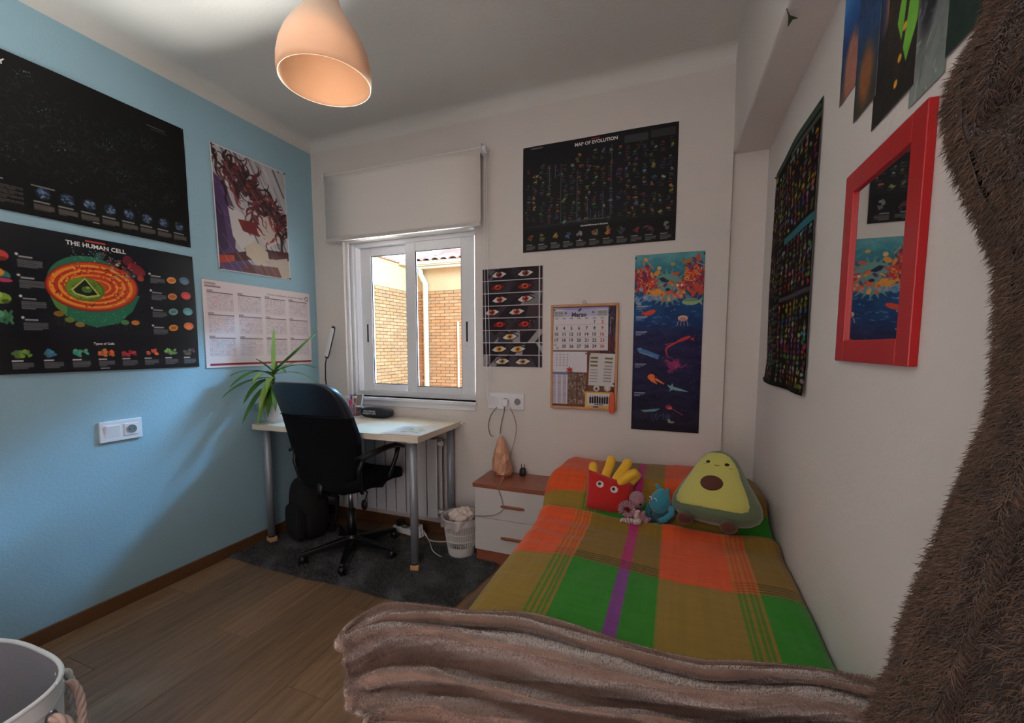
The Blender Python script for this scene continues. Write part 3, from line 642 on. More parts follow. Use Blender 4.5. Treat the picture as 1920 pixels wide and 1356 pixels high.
cup = thing('pen_cup', 'clear and grey wire pen cup full of pens beside the chair back', 'cup', (-2.045, 2.315, 0.778))
cw = MB()
for z in (0.003, 0.035, 0.07, 0.098): cw.tube([(0.038 * math.cos(a * PI / 12), 0.038 * math.sin(a * PI / 12), z) for a in range(25)], 0.0012, 5, caps=False)
for a in range(16): cw.tube([(0.038 * math.cos(a * PI / 8), 0.038 * math.sin(a * PI / 8), 0.003), (0.038 * math.cos(a * PI / 8), 0.038 * math.sin(a * PI / 8), 0.098)], 0.001, 4)
cw.build('wire_cage', mat('wire_grey', (150, 150, 158), 0.4, metal=0.5), cup)
MB().lathe([(0, 0.001), (0.037, 0.001), (0.037, 0.085)], 24).build('liner', mat('smoky_plastic', (150, 140, 150), 0.2, alpha=0.45), cup, smooth=True)
pens = [('pen', 'dark purple pen leaning left in the wire cup', (60, 40, 110), -0.020, 0.0, -0.35, 0.1, 0.148), ('marker', 'pink marker at the left of the wire cup', (224, 60, 130), -0.028, -0.012, -0.25, -0.1, 0.112),
        ('marker', 'second pink pen with round cap in front of the purple pen', (230, 84, 150), -0.012, -0.02, -0.1, -0.15, 0.118), ('pen', 'white pen standing upright in the middle of the wire cup', (220, 214, 226), 0.002, 0.01, 0.0, 0.1, 0.135),
        ('marker', 'orange marker right of the white pen in the wire cup', (232, 110, 50), 0.012, -0.01, 0.15, -0.1, 0.128), ('marker', 'red marker at the right side of the wire cup', (214, 44, 34), 0.022, 0.0, 0.22, 0.0, 0.128), ('pencil', 'thin orange-red pencil at the back right of the wire cup', (226, 78, 44), 0.018, 0.018, 0.28, 0.1, 0.135)]
for nm, lab, c, px_, py_, tx, ty, L_ in pens:
    t = thing(nm, lab, 'pen', (cup.location.x + px_ * 0.6, cup.location.y + py_ * 0.6, 0.782))
    d = Vector((tx * 0.5, ty * 0.5, 1)).normalized(); m_ = mat('pen_%d_%d_%d' % c, c, 0.35)
    r_ = 0.0045 if nm != 'marker' else 0.0065
    MB().tube([(0, 0, 0), d * L_ * 0.72], r_, 10).build('barrel', m_, t, smooth=True)
    MB().tube([d * L_ * 0.72, d * L_ * 0.97, d * L_], [r_ * 1.15, r_ * 1.15, r_ * 0.5], 10).build('cap', m_ if nm != 'pen' else mat('pen_cap_%d' % c[0], tuple(min(255, int(v * 1.2 + 10)) for v in c), 0.3), t, smooth=True)

ps = thing('phone_stand', 'small white phone stand with grey pad and round base on the desk', 'stand', (-2.0, 2.31, 0.778))
wp = mat('white_plastic', (232, 232, 238), 0.35)
MB().lathe([(0, 0), (0.040, 0), (0.042, 0.003), (0.040, 0.006), (0, 0.007)], 32).build('base', wp, ps)
MB().tube([(0.02, 0.01, 0.006), (0.02, 0.008, 0.075)], 0.004, 8).build('post', wp, ps, smooth=True)
Mp = Matrix.Translation((0.0, 0.0, 0.115)) @ Matrix.Rotation(-0.25, 4, 'X')
MB().sell((0, 0, 0), (0.027, 0.004, 0.046), 0.25, 0.35, 32, 24, M=Mp).build('holder', wp, ps, smooth=True)
MB().sell((0, -0.003, 0.002), (0.021, 0.003, 0.037), 0.25, 0.35, 32, 24, M=Mp).build('pad', mat('pad_grey', (140, 136, 136), 0.7), ps, smooth=True)
MB().box(-0.024, 0.024, -0.02, 0.0, 0.072, 0.077).box(-0.024, -0.016, -0.022, -0.018, 0.072, 0.086).box(0.016, 0.024, -0.022, -0.018, 0.072, 0.086).build('lip', wp, ps, bevel=0.002)

pc = thing('pencil_case', 'navy black zipped pencil case with white lettering on the desk', 'pencil case', (-1.875, 2.335, 0.778), math.radians(2))
MB().sell((0, 0, 0.036), (0.122, 0.036, 0.035), 0.55, 0.5, 40, 20, lambda p: (p.x, p.y, p.z * (1 + 0.1 * math.cos(p.x * 20)))).build('body', mat('case_navy', (26, 28, 42), 0.55, bump=0.15, bscale=250), pc, smooth=True)
MB().tube([(-0.115, -0.012, 0.058), (-0.06, -0.016, 0.069), (0.0, -0.016, 0.071), (0.06, -0.016, 0.069), (0.11, -0.012, 0.058)], 0.003, 6).build('zip', mat('zip_grey', (70, 74, 92), 0.4), pc, smooth=True)
MB().tube([(-0.112, -0.014, 0.06), (-0.13, -0.02, 0.055), (-0.145, -0.022, 0.045)], 0.004, 6).build('zip_pull', dark, pc, smooth=True)
for w_t, z_t in (('YOU DOING', 0.046), ('DOESN\'T ANY', 0.031)):
    tm = MB(); text_into(tm, w_t, 0.0165, -0.035, z_t, y=-0.0385, offset=0.0004); tm.build('lettering', mat('print_white', (215, 215, 220), 0.6), pc)

pap = thing('paper_sheet', 'printed paper sheets lying on the front right corner of the desk', 'paper', (-1.39, 2.03, 0.7795), math.radians(2))
pm = vcol_mat('paper_print', 0.6, 0.3)
P = Paint(120, 100, (214, 216, 216)); r_ = random.Random(3)
for q in range(26): P.ell(r_.uniform(.35, .8), r_.uniform(.25, .75), r_.uniform(.02, .09), r_.uniform(.02, .06), r_.choice([(120, 170, 190), (190, 160, 170), (200, 205, 140), (110, 120, 140), (150, 180, 150)]), 0.6, r_.uniform(0, 3))
P.para(.05, .06, .3, .5, 14, (120, 120, 130), .5); P.rect(.03, .9, .97, .95, (190, 170, 180))
c_ = P.out(); u, v = np.meshgrid(np.linspace(-0.125, 0.125, 120), np.linspace(0.115, -0.125, 100))
Z_ = 0.0015 + 0.004 * np.clip((u + 0.09) * -8, 0, 1) ** 2 + 0.003 * np.clip((v - 0.05) * 10, 0, 1) ** 2 * np.clip(u * 8, 0, 1)
mesh_np('sheet', np.stack([u, v, Z_], 2).reshape(-1, 3), gridF(120, 100)[:, ::-1], pm, pap, cols=c_.reshape(-1, 3))
MB().box(-0.13, 0.11, -0.127, 0.10, 0.0002, 0.0012, Matrix.Rotation(0.05, 4, 'Z')).build('under_sheet', mat('paper_plain', (216, 214, 210), 0.7), pap)

# ------------------------------------------------------------------ power strip, waste bin
pw = thing('power_strip', 'white power strip with plugs on the rug behind the desk leg', 'power strip', (-1.62, 2.315, 0.012), math.radians(-8))
MB().box(-0.13, 0.11, -0.025, 0.025, 0, 0.04).build('body', wp, pw, bevel=0.006)
for k in (-0.09, -0.03, 0.04):
    MB().lathe([(0, 0.0405), (0.019, 0.041), (0.021, 0.0405)], 20, c=(k, 0, 0)).build('outlet', mat('socket_hole', (120, 120, 122), 0.5), pw)
for k, c in ((-0.09, dark), (0.085, wp)): MB().box(k - 0.016, k + 0.016, -0.016, 0.016, 0.042, 0.078).tube([(k, 0, 0.07), (k + 0.03, -0.01, 0.085), (k + 0.05, -0.02, 0.02)], 0.004, 6).build('plug', c, pw, bevel=0.003)
def cable(label, pts, r, m, seg=10, group=None):
    K = len(pts); A = np.array([[list(p)] for p in pts], float); t = np.linspace(0, K - 1, (K - 1) * seg + 1); out = []
    for tt in t:
        i = min(int(tt), K - 2); f = tt - i; g = lambda k: A[max(0, min(K - 1, k)), 0]
        p0, p1, p2, p3 = g(i - 1), g(i), g(i + 1), g(i + 2)
        out.append(0.5 * (2 * p1 + (p2 - p0) * f + (2 * p0 - 5 * p1 + 4 * p2 - p3) * f ** 2 + (3 * p1 - p0 - 3 * p2 + p3) * f ** 3))
    o = MB().tube(out, r, 6).build('cable', m, None, smooth=True); return tag(o, label, 'cable', group)
cable('white cable running over the rug from the power strip to behind the bin', [(-1.50, 2.30, 0.05), (-1.44, 2.27, 0.02), (-1.36, 2.28, 0.017), (-1.27, 2.33, 0.016), (-1.19, 2.36, 0.008)], 0.0035, wp)
cable('second white cable curving across the rug towards the bin base', [(-1.50, 2.31, 0.045), (-1.42, 2.24, 0.019), (-1.35, 2.16, 0.018), (-1.29, 2.12, 0.018), (-1.255, 2.11, 0.016)], 0.003, wp)

bn = thing('waste_bin', 'white slotted plastic waste bin lined with a bag beside the bedside cabinet', 'bin', (-1.178, 2.215, 0.005))
binm = mat('bin_white', (214, 212, 210), 0.45)
rad_ = lambda z: 0.078 + 0.034 * z / 0.24
MB().lathe([(0, 0.0), (0.076, 0.0), (0.079, 0.01), (rad_(0.065), 0.065)], 40).build('base', binm, bn, smooth=False, solid=0.003)
sl_ = MB(); NS = 44
for k in range(NS):
    a = 2 * PI * k / NS; sl_.tube([(rad_(0.06) * math.cos(a), rad_(0.06) * math.sin(a), 0.06), (rad_(0.2) * math.cos(a), rad_(0.2) * math.sin(a), 0.2)], 0.0024, 4)
o = sl_.build('slat', binm, bn)
for z in (0.105, 0.15): MB().lathe([(rad_(z) - 0.002, z - 0.003), (rad_(z) + 0.002, z - 0.003), (rad_(z) + 0.002, z + 0.003), (rad_(z) - 0.002, z + 0.003)], 40).build('band', binm, bn)
MB().lathe([(rad_(0.198), 0.198), (rad_(0.24), 0.24), (rad_(0.24) + 0.006, 0.24), (rad_(0.24) + 0.006, 0.232)], 40).build('rim', binm, bn, smooth=False)
bagm = mat('bin_bag', (206, 198, 194), 0.35, bump=0.3, bscale=40, alpha=0.75)
rr = random.Random(8); wob = [rr.uniform(-1, 1) for _ in range(48)]
def bagf(u, v):
    a = 2 * PI * u; k = u * 24; n_ = wob[int(k) % 24] * (1 - k % 1) + wob[(int(k) + 1) % 24] * (k % 1)
    if v < 0.5: r = rad_(0.24) - 0.006 - (0.5 - v) * 0.03; z = 0.246 - (0.5 - v) * 0.3
    else: r = rad_(0.24) + 0.012 + 0.008 * n_ * (v - 0.5) * 2 + 0.012 * math.sin(a * 9) * (v - 0.5); z = 0.246 - (v - 0.5) * (0.10 + 0.05 * n_ - 0.07 * math.cos(a))
    return (r * math.cos(a), r * math.sin(a), z + 0.004 * n_)
MB().grid(bagf, 96, 14).build('bin_bag', bagm, bn, smooth=True)
tis = mat('tissue', (224, 208, 202), 0.9, bump=0.3, bscale=60)
for k, (x_, y_, z_, r_) in enumerate([(-0.03, -0.01, 0.255, 0.045), (0.035, 0.01, 0.262, 0.042), (0.0, 0.045, 0.262, 0.04), (0.02, -0.045, 0.248, 0.035), (-0.045, 0.04, 0.25, 0.032)]):
    q = random.Random(k)
    ph = [q.uniform(0, 6) for _ in range(6)]
    def cr_(p): 
        n_ = math.sin(p.x * 130 + ph[0]) * math.sin(p.y * 150 + ph[1]) + 0.7 * math.sin(p.z * 170 + ph[2] + p.x * 90); return tuple(p * (1 + 0.17 * n_))
    t = MB().sell((0, 0, 0), (r_, r_ * 0.9, r_ * 0.8), 1, 1, 28, 18, cr_).build('tissue', tis, None, smooth=False)
    t.location = (bn.location.x + x_, bn.location.y + y_, 0.005 + z_ - 0.02); tag(t, ['crumpled tissue at the left of the waste bin heap', 'crumpled tissue on top at the right of the waste bin heap', 'crumpled tissue at the back of the waste bin heap', 'crumpled tissue at the front of the waste bin heap', 'small crumpled tissue at the back left of the waste bin heap'][k], 'tissue', 'tissues in the waste bin')

# ------------------------------------------------------------------ bedside cabinet
cherry = mat('cherry_wood', (150, 88, 66), 0.35, noise=0.12, scale=10, stretch=(1, 10, 10))
nsw = mat('cabinet_white', (206, 200, 198), 0.4)
ns = thing('bedside_cabinet', 'white two drawer bedside cabinet with cherry wood top and plinth', 'cabinet', (-1.06, 2.16, 0))
WN = 0.47; DN = 0.262
MB().box(0, WN, 0.016, DN, 0.08, 0.452).build('body', nsw, ns, bevel=0.001)
MB().box(0.006, WN - 0.006, 0.006, DN, 0, 0.08).build('plinth', cherry, ns, bevel=0.001)
MB().box(-0.012, WN + 0.012, -0.006, DN + 0.003, 0.452, 0.477).build('top', cherry, ns, bevel=0.002)
for z0, z1, hz in ((0.082, 0.2745, 0.172), (0.2765, 0.451, 0.357)):
    d = MB().box(0.001, WN - 0.001, -0.002, 0.015, z0, z1).build('drawer', nsw, ns, bevel=0.001)
    MB().sell((0.235, -0.005, hz), (0.072, 0.007, 0.008), 0.4, 0.5, 24, 10).build('handle', cherry, d, smooth=True)
# salt lamp
sl2 = thing('salt_lamp', 'rough orange salt crystal lamp on the bedside cabinet', 'lamp', (-0.955, 2.335, 0.477))
saltm = mat('salt_crystal', (190, 132, 100), 0.45, col2=(226, 176, 146), scale=22, bump=0.6, bscale=35)
rr = random.Random(12); J = [[rr.uniform(-1, 1) for _ in range(9)] for _ in range(9)]
m_ = MB(); K = 9
for j, (z, r) in enumerate([(0.012, 0.052), (0.03, 0.062), (0.07, 0.058), (0.11, 0.052), (0.15, 0.046), (0.185, 0.036), (0.215, 0.026), (0.24, 0.010)]):
    for k in range(K):
        a = 2 * PI * (k + 0.3 * J[j][k]) / K; q = r * (1 + 0.14 * J[k][j]); m_.v.append((q * math.cos(a) - 0.006 * j / 3, q * 0.9 * math.sin(a), z + 0.008 * J[j][k]))
m_.f = [(j * K + k, j * K + (k + 1) % K, (j + 1) * K + (k + 1) % K, (j + 1) * K + k) for j in range(7) for k in range(K)] + [tuple(range(K - 1, -1, -1)), tuple(range(7 * K, 8 * K))]
m_.build('crystal', saltm, sl2)
MB().lathe([(0, 0), (0.05, 0), (0.052, 0.013), (0, 0.014)], 28).build('base', cherry, sl2)
pg = thing('plug_adapter', 'small black plug adapter with two prongs upward on the bedside cabinet', 'plug', (-0.84, 2.37, 0.477))
MB().sell((0, 0, 0.026), (0.019, 0.019, 0.026), 0.5, 0.5, 20, 12, lambda p: (p.x * (1 - 6 * max(0, p.z)), p.y * (1 - 6 * max(0, p.z)), p.z)).build('body', dark, pg, smooth=True)
for s in (-1, 1): MB().tube([(s * 0.0095, 0, 0.045), (s * 0.0095, 0, 0.072)], 0.0024, 8).build('prong', mat('prong_dark', (60, 58, 60), 0.3, metal=0.8), pg)

# sockets
def plate(name, label, loc, rz, W_, H_, items):
    t = thing(name, label, 'socket', loc, rz)
    MB().box(-W_ / 2, W_ / 2, -0.010, 0, -H_ / 2, H_ / 2).build('frame', wp, t, bevel=0.003)
    for kind, cx in items:
        if kind == 'switch': MB().add([(cx - .028, -0.0105, -.028), (cx + .028, -0.0105, -.028), (cx + .028, -0.016, .028), (cx - .028, -0.016, .028), (cx - .028, -0.008, -.028), (cx + .028, -0.008, -.028), (cx + .028, -0.008, .028), (cx - .028, -0.008, .028)], [(0, 1, 2, 3), (3, 2, 6, 7), (0, 3, 7, 4), (1, 5, 6, 2), (0, 4, 5, 1)]).build('rocker', wp, t, bevel=0.001)
        else:
            q = MB().box(cx - .028, cx + .028, -0.013, -0.009, -.028, .028).build('outlet', wp, t, bevel=0.001)
            MB().lathe([(0.0, 0.0005), (0.0185, 0.0005), (0.0205, 0.002)], 24, M=Matrix.Translation((cx, -0.013, 0)) @ Matrix.Rotation(PI / 2, 4, 'X')).build('well', mat('well_grey', (128, 130, 132), 0.5), q)
            hl = MB()
            for s in (-1, 1): hl.lathe([(0, 0.003), (0.0027, 0.003)], 10, M=Matrix.Translation((cx + s * 0.0095, -0.0132, 0)) @ Matrix.Rotation(PI / 2, 4, 'X'))
            hl.build('hole', dark, q)
    return t
plate('switch_socket', 'white light switch and round socket plate on the blue wall', (XL, 1.203, 0.86), PI / 2, 0.168, 0.098, [('switch', -0.036), ('outlet', 0.038)])
sk = plate('socket_plate', 'white triple plate with switch and sockets on the wall above the bedside cabinet', (-0.970, YB, 0.921), 0, 0.235, 0.10, [('switch', -0.078), ('outlet', 0), ('outlet', 0.078)])
pgw = thing('charger', 'white charger plugged into the plate above the bedside cabinet', 'charger', (-0.966, YB - 0.0145, 0.915))
MB().box(-0.018, 0.018, -0.03, 0, -0.02, 0.022).build('body', wp, pgw, bevel=0.004)
MB().tube([(-0.008, 0.001, 0), (-0.008, 0.004, 0)], 0.003, 6).build('prong', metal, pgw)
greyc = mat('cable_grey', (140, 128, 126), 0.5); darkc = mat('cable_dark', (92, 82, 84), 0.5)
cable('dark cable hanging with a hook end from the wall socket', [(-1.02, 2.40, 0.885), (-1.065, 2.405, 0.83), (-1.085, 2.41, 0.76), (-1.07, 2.41, 0.705), (-1.045, 2.40, 0.70)], 0.0022, darkc)
cable('dark cable hanging straight from the wall socket behind the salt lamp', [(-0.966, 2.385, 0.89), (-0.975, 2.40, 0.85), (-0.995, 2.405, 0.78), (-1.005, 2.41, 0.715)], 0.0026, darkc)
cable('long pale cable looping down the wall and over the bedside cabinet front', [(-0.93, 2.39, 0.89), (-0.90, 2.405, 0.80), (-0.898, 2.40, 0.72), (-0.91, 2.34, 0.60), (-0.915, 2.25, 0.50), (-0.908, 2.17, 0.483), (-0.905, 2.144, 0.46), (-0.885, 2.146, 0.40), (-0.88, 2.148, 0.345), (-0.93, 2.15, 0.305), (-1.0, 2.15, 0.288), (-1.06, 2.145, 0.285), (-1.09, 2.16, 0.27), (-1.10, 2.19, 0.262)], 0.0022, greyc)

# ------------------------------------------------------------------ posters (flat print on warped paper sheets)
gloss = vcol_mat('poster_gloss', 0.28, 0.5, bump=0.06, bscale=12, coat=0.25)
satin = vcol_mat('poster_satin', 0.55, 0.22, bump=0.05, bscale=14)
inkw = mat('ink_white', (226, 224, 222), 0.4); inkr = mat('ink_red', (196, 62, 56), 0.4); inkd = mat('ink_dark', (48, 44, 52), 0.5); inkg = mat('ink_grey', (120, 110, 120), 0.5)
pinm = mat('pin_black', (30, 26, 26), 0.3)
WALLS = {'left': (lambda a, z: (XL + 0.0015, a, z), PI / 2), 'back': (lambda a, z: (a, YB - 0.0015, z), 0.0), 'right': (lambda a, z: (XR - 0.0015, a, z), -PI / 2)}
def tfit(mb, s, width, x, z, y, warp, offset=0.0, align='CENTER', shear=0):
    vs, fs = text_mesh(s, 1.0, 'CENTER', offset, shear)
    x0 = min(v.x for v in vs); x1 = max(v.x for v in vs); k = width / (x1 - x0) if width > 0 else -width; cy = (min(v.y for v in vs) + max(v.y for v in vs)) / 2; cx = (x0 + x1) / 2
    out = []
    for v in vs:
        px_, pz_ = x + (v.x - cx) * k, z + (v.y - cy) * k; out.append((px_, y + warp(px_, pz_), pz_))
    mb.add(out, fs)
def poster(name, label, cat, wall, a, z0, W_, H_, P, m=gloss, amp=0.004, seed=0, curl=0.006, texts=(), pins=True, group=None, base=0.0):
    f, rz = WALLS[wall]; t = thing(name, label, cat, f(a, z0), rz, group)
    r = random.Random(seed); ph = [r.uniform(0, 6) for _ in range(4)]
    def warp(x, z):
        u, v = x / W_, z / H_
        e = (math.sin(PI * min(1, max(0, u))) ** 0.6) * 0.6 + 0.4 * math.sin(PI * min(1, max(0, v))) if 0 <= u <= 1 and 0 <= v <= 1 else 0
        return -(amp * e * (1.1 + 0.6 * math.sin(u * 9 + ph[0]) * math.cos(v * 2 + ph[1]) + 0.3 * math.sin(v * 7 + u * 3 + ph[2])) + curl * max(0, 0.12 - v) ** 1.5 * 10 * abs(math.sin(u * 3 + ph[3])))
    sheet('sheet', P, W_, H_, m, t, warp, y0=-0.0012 - base)
    for mt, items in texts:
        for it in items:
            mb = MB(); tfit(mb, it[0], it[1], it[2] * W_, (1 - it[3]) * H_, -0.0024 - base, warp, *(it[4:] if len(it) > 4 else (0.012,))); mb.build('lettering', mt, t)
    if pins:
        for u, v in ((0.012, 0.015), (0.988, 0.015), (0.012, 0.985), (0.988, 0.985)):
            MB().lathe([(0, 0), (0.005, 0.001), (0.004, 0.004), (0, 0.005)], 10, M=Matrix.Translation((u * W_, warp(u * W_, v * H_) - 0.002 - base, v * H_)) @ Matrix.Rotation(PI / 2, 4, 'X')).build('pin', pinm, t, smooth=True)
    return t

# human cell chart
def p_cell():
    P = Paint(420, 300, (16, 20, 28)); r = random.Random(1)
    P.rect(0, 0.72, 1, 1, (12, 14, 22))
    G = (150, 148, 150)
    P.rect(.46, .026, .545, .034, (196, 70, 60))
    # membrane and cytoplasm
    for q in range(16): P.ell(r.uniform(.46, .70), r.uniform(.13, .28), r.uniform(.012, .05), r.uniform(.01, .03), r.choice([(150, 40, 44), (120, 30, 50), (170, 60, 60), (90, 40, 70), (60, 90, 90), (190, 80, 60)]), .8, r.uniform(0, 3))
    P.ell(.47, .36, .175, .155, (44, 110, 84)); P.ell(.50, .43, .15, .128, (32, 100, 80)); P.ell(.42, .45, .12, .10, (96, 140, 60), .5, soft=.5)
    P.poly([(.29, .40), (.32, .53), (.38, .62), (.48, .67), (.58, .63), (.65, .53), (.69, .40)], (36, 112, 84)); P.poly([(.29, .40), (.32, .53), (.36, .60), (.37, .45)], (120, 150, 60), .6)
    for q in range(40): P.ell(r.uniform(.36, .62), r.uniform(.53, .64), .003, .003, (90, 180, 130), .6)
    P.ell(.485, .365, .198, .132, (150, 44, 30), ang=-.12); P.ell(.485, .362, .19, .124, (206, 74, 36), ang=-.12)
    for k in range(7):
        P.ell(.48, .365, .178 - k * .017, .114 - k * .0125, [(236, 150, 52), (196, 58, 34)][k % 2], ang=-.1, ring=.90)
    for q in range(170):
        a = r.uniform(0, 2 * PI); d = r.uniform(.45, .98); P.ell(.485 + .185 * d * math.cos(a), .362 + .115 * d * math.sin(a) * 1.4, r.uniform(.003, .010), r.uniform(.002, .004), r.choice([(240, 170, 70), (220, 90, 40), (170, 40, 34), (130, 34, 40), (245, 130, 60)]), .9, r.uniform(0, 3))
    P.ell(.445, .39, .082, .062, (88, 124, 34)); P.ell(.44, .385, .074, .055, (118, 150, 44)); P.ell(.45, .375, .078, .05, (70, 104, 30), .5, soft=.6)
    for q in range(26): P.ell(.445 + r.uniform(-.07, .07), .39 + r.uniform(-.07, .07), .004, .003, r.choice([(50, 80, 24), (160, 180, 70)]), .9)
    P.poly([(.385, .40), (.445, .305), (.505, .43), (.45, .45), (.40, .43)], (196, 190, 120)); P.poly([(.394, .400), (.445, .318), (.495, .422), (.45, .438), (.405, .422)], (22, 36, 22))
    P.ell(.45, .39, .022, .017, (80, 116, 40)); P.ell(.455, .375, .008, .006, (150, 170, 90))
    for q in range(60): P.ell(r.gauss(.62, .04), r.gauss(.23, .05), r.uniform(.002, .009), r.uniform(.002, .008), r.choice([(190, 60, 50), (120, 150, 140), (190, 180, 130), (150, 40, 60), (80, 50, 80)]), .9)
    for q in range(40): P.ell(r.uniform(.36, .6), r.gauss(.15, .03), .003, .003, (120, 160, 160), .8)
    for x, y, c in ((.33, .58, (150, 110, 40)), (.37, .62, (120, 130, 50)), (.41, .65, (150, 120, 60)), (.66, .62, (216, 120, 50)), (.61, .62, (90, 150, 90))): P.ell(x, y, .02, .014, c, .9)
    for q in range(70): P.ell(r.uniform(.3, .72), r.uniform(.58, .68), .002, .002, (150, 150, 110), .6)
    for (x, y), c in zip(((.155, .22), (.155, .35), (.15, .497), (.15, .62)), ((196, 66, 60), (60, 120, 110), (130, 160, 60), (60, 120, 90))):
        P.ell(x - .015, y, .034, .026, c); P.ell(x - .03, y - .02, .022, .018, tuple(min(255, v + 40) for v in c)); P.ell(x, y + .02, .014, .010, tuple(v * .6 for v in c))
    P.ell(.135, .33, .02, .018, (226, 150, 50)); P.ell(.15, .38, .03, .009, (190, 60, 100))
    P.line([(.145, .58), (.165, .66)], .01, (70, 130, 80)); P.line([(.165, .58), (.145, .66)], .01, (60, 110, 80))
    for k, y in enumerate((.198, .336, .475, .618)): P.ell(.20, y, .006, .006, (200, 200, 200)); P.rect(.207, y + .01, .25, y + .018, G); P.para(.2, y + .03, .285, y + .085, 5, G, .55, k)
    for k, y in enumerate((.208, .345, .49, .636)): P.ell(.746, y, .006, .006, (200, 200, 200)); P.rect(.752, y + .01, .80, y + .018, G); P.para(.748, y + .03, .822, y + .075, 4, G, .55, k + 9)
    for (x, y), c in zip(((.862, .24), (.86, .38), (.86, .51), (.856, .65)), ((226, 140, 60), (206, 120, 60), (110, 160, 160), (226, 140, 60))): P.ell(x, y, .026, .02, c, ang=-.2); P.ell(x, y, .018, .010, tuple(v * .75 for v in c), ang=-.2)
    for (x, y), c in zip(((.937, .23), (.94, .36), (.945, .50), (.946, .63)), ((90, 110, 130), (196, 60, 60), (90, 150, 160), (220, 110, 60))): P.ell(x, y, .030, .024, c); P.ell(x, y + .01, .02, .014, tuple(min(255, v * 1.25) for v in c), .7)
    cs = ((110, 150, 60), (70, 130, 150), (80, 170, 140), (220, 120, 60), (196, 60, 66), (220, 110, 70), (130, 170, 90), (110, 90, 80), )
    for k, c in enumerate(cs):
        x = .078 + k * .108 + .108; y = .86
        for q in range(14): P.ell(x + r.uniform(-.03, .03), y + r.uniform(-.022, .022), r.uniform(.006, .014), r.uniform(.005, .010), tuple(max(0, min(255, v * r.uniform(.7, 1.25))) for v in c), .9, r.uniform(0, 3))
        P.rect(x - .035, y + .045, x, y + .052, (200, 200, 200)); P.para(x - .035, y + .062, x + .035, y + .105, 4, G, .55, k)
    P.ell(.078, .86, .02, .02, (90, 120, 120)); P.para(.045, .922, .11, .965, 4, G, .55, 3)
    P.rect(.48, .975, .52, .981, G); return P
poster('wall_poster', 'dark human cell chart poster with orange and green cell on the blue wall', 'poster', 'left', 0.74, 1.147, 0.84, 0.596, p_cell(), amp=0.007, seed=2, curl=0.01,
       texts=((inkw, (('THE HUMAN CELL', 0.216, 0.508, 0.063, 0.025), ('Types of Cells', 0.078, 0.505, 0.794, 0.03))),))
# night sky chart
def p_sky():
    P = Paint(430, 300, (13, 13, 14)); r = random.Random(2); g = np.random.default_rng(3)
    for cx, cy, n in ((.33, .42, 1500), (.72, .47, 1500)):
        for q in range(n):
            a = g.uniform(0, 2 * PI); d = math.sqrt(g.uniform(0, 1)) * .245; x, y = cx + d * math.cos(a), cy + d * math.sin(a) * 1.42
            k = 0.35 + 0.65 * max(0, math.sin(x * 23 + y * 9) * math.cos(y * 17 - x * 5)); s = g.uniform(.0008, .0022) * k * 1.3
            c = g.choice([60, 80, 110, 150]) * k; P.ell(x, y, s, s, (c * .85, c, c * 1.02), .9)
        for q in range(150):
            a = g.uniform(0, 2 * PI); d = math.sqrt(g.uniform(0, 1)) * .22; x, y = cx + d * math.cos(a), cy + d * math.sin(a) * 1.42
            P.line([(x, y), (x + g.normal(0, .012), y + g.normal(0, .018)), (x + g.normal(0, .018), y + g.normal(0, .02))], .0013, (62, 76, 80), .6)
    for k in range(8):
        x = .34 + k * .0857; y = .85
        P.ell(x, y - .01, .027, .027, (26, 36, 50))
        for q in range(16): P.ell(x + r.uniform(-.018, .018), y - .01 + r.uniform(-.025, .025), r.uniform(.003, .009), r.uniform(.003, .006), r.choice([(80, 104, 140), (110, 120, 140), (60, 80, 130), (120, 140, 150)]), .7, r.uniform(0, 3))
        P.rect(x - .035, y + .045, x + .02, y + .052, (140, 136, 130)); P.para(x - .035, y + .065, x + .035, y + .105, 5, (120, 112, 106), .6, k)
    P.rect(.30, .795, .38, .801, (120, 120, 118)); P.rect(.12, .80, .21, .806, (140, 138, 134))
    for k in range(4): P.para(.10, .835 + k * .03, .27, .86 + k * .03, 3, (110, 102, 98), .55, k)
    P.rect(.80, .09, .89, .094, (90, 94, 94)); P.rect(.82, .11, .9, .113, (70, 74, 74)); P.rect(.52, .955, .545, .96, (150, 150, 150)); return P
poster('wall_poster', 'black star map poster above the cell chart on the blue wall', 'poster', 'left', 0.71, 1.79, 0.865, 0.612, p_sky(), m=satin, amp=0.005, seed=5,
       texts=((inkw, (('SKY', 0.054, 0.222, 0.076, 0.02),)),))
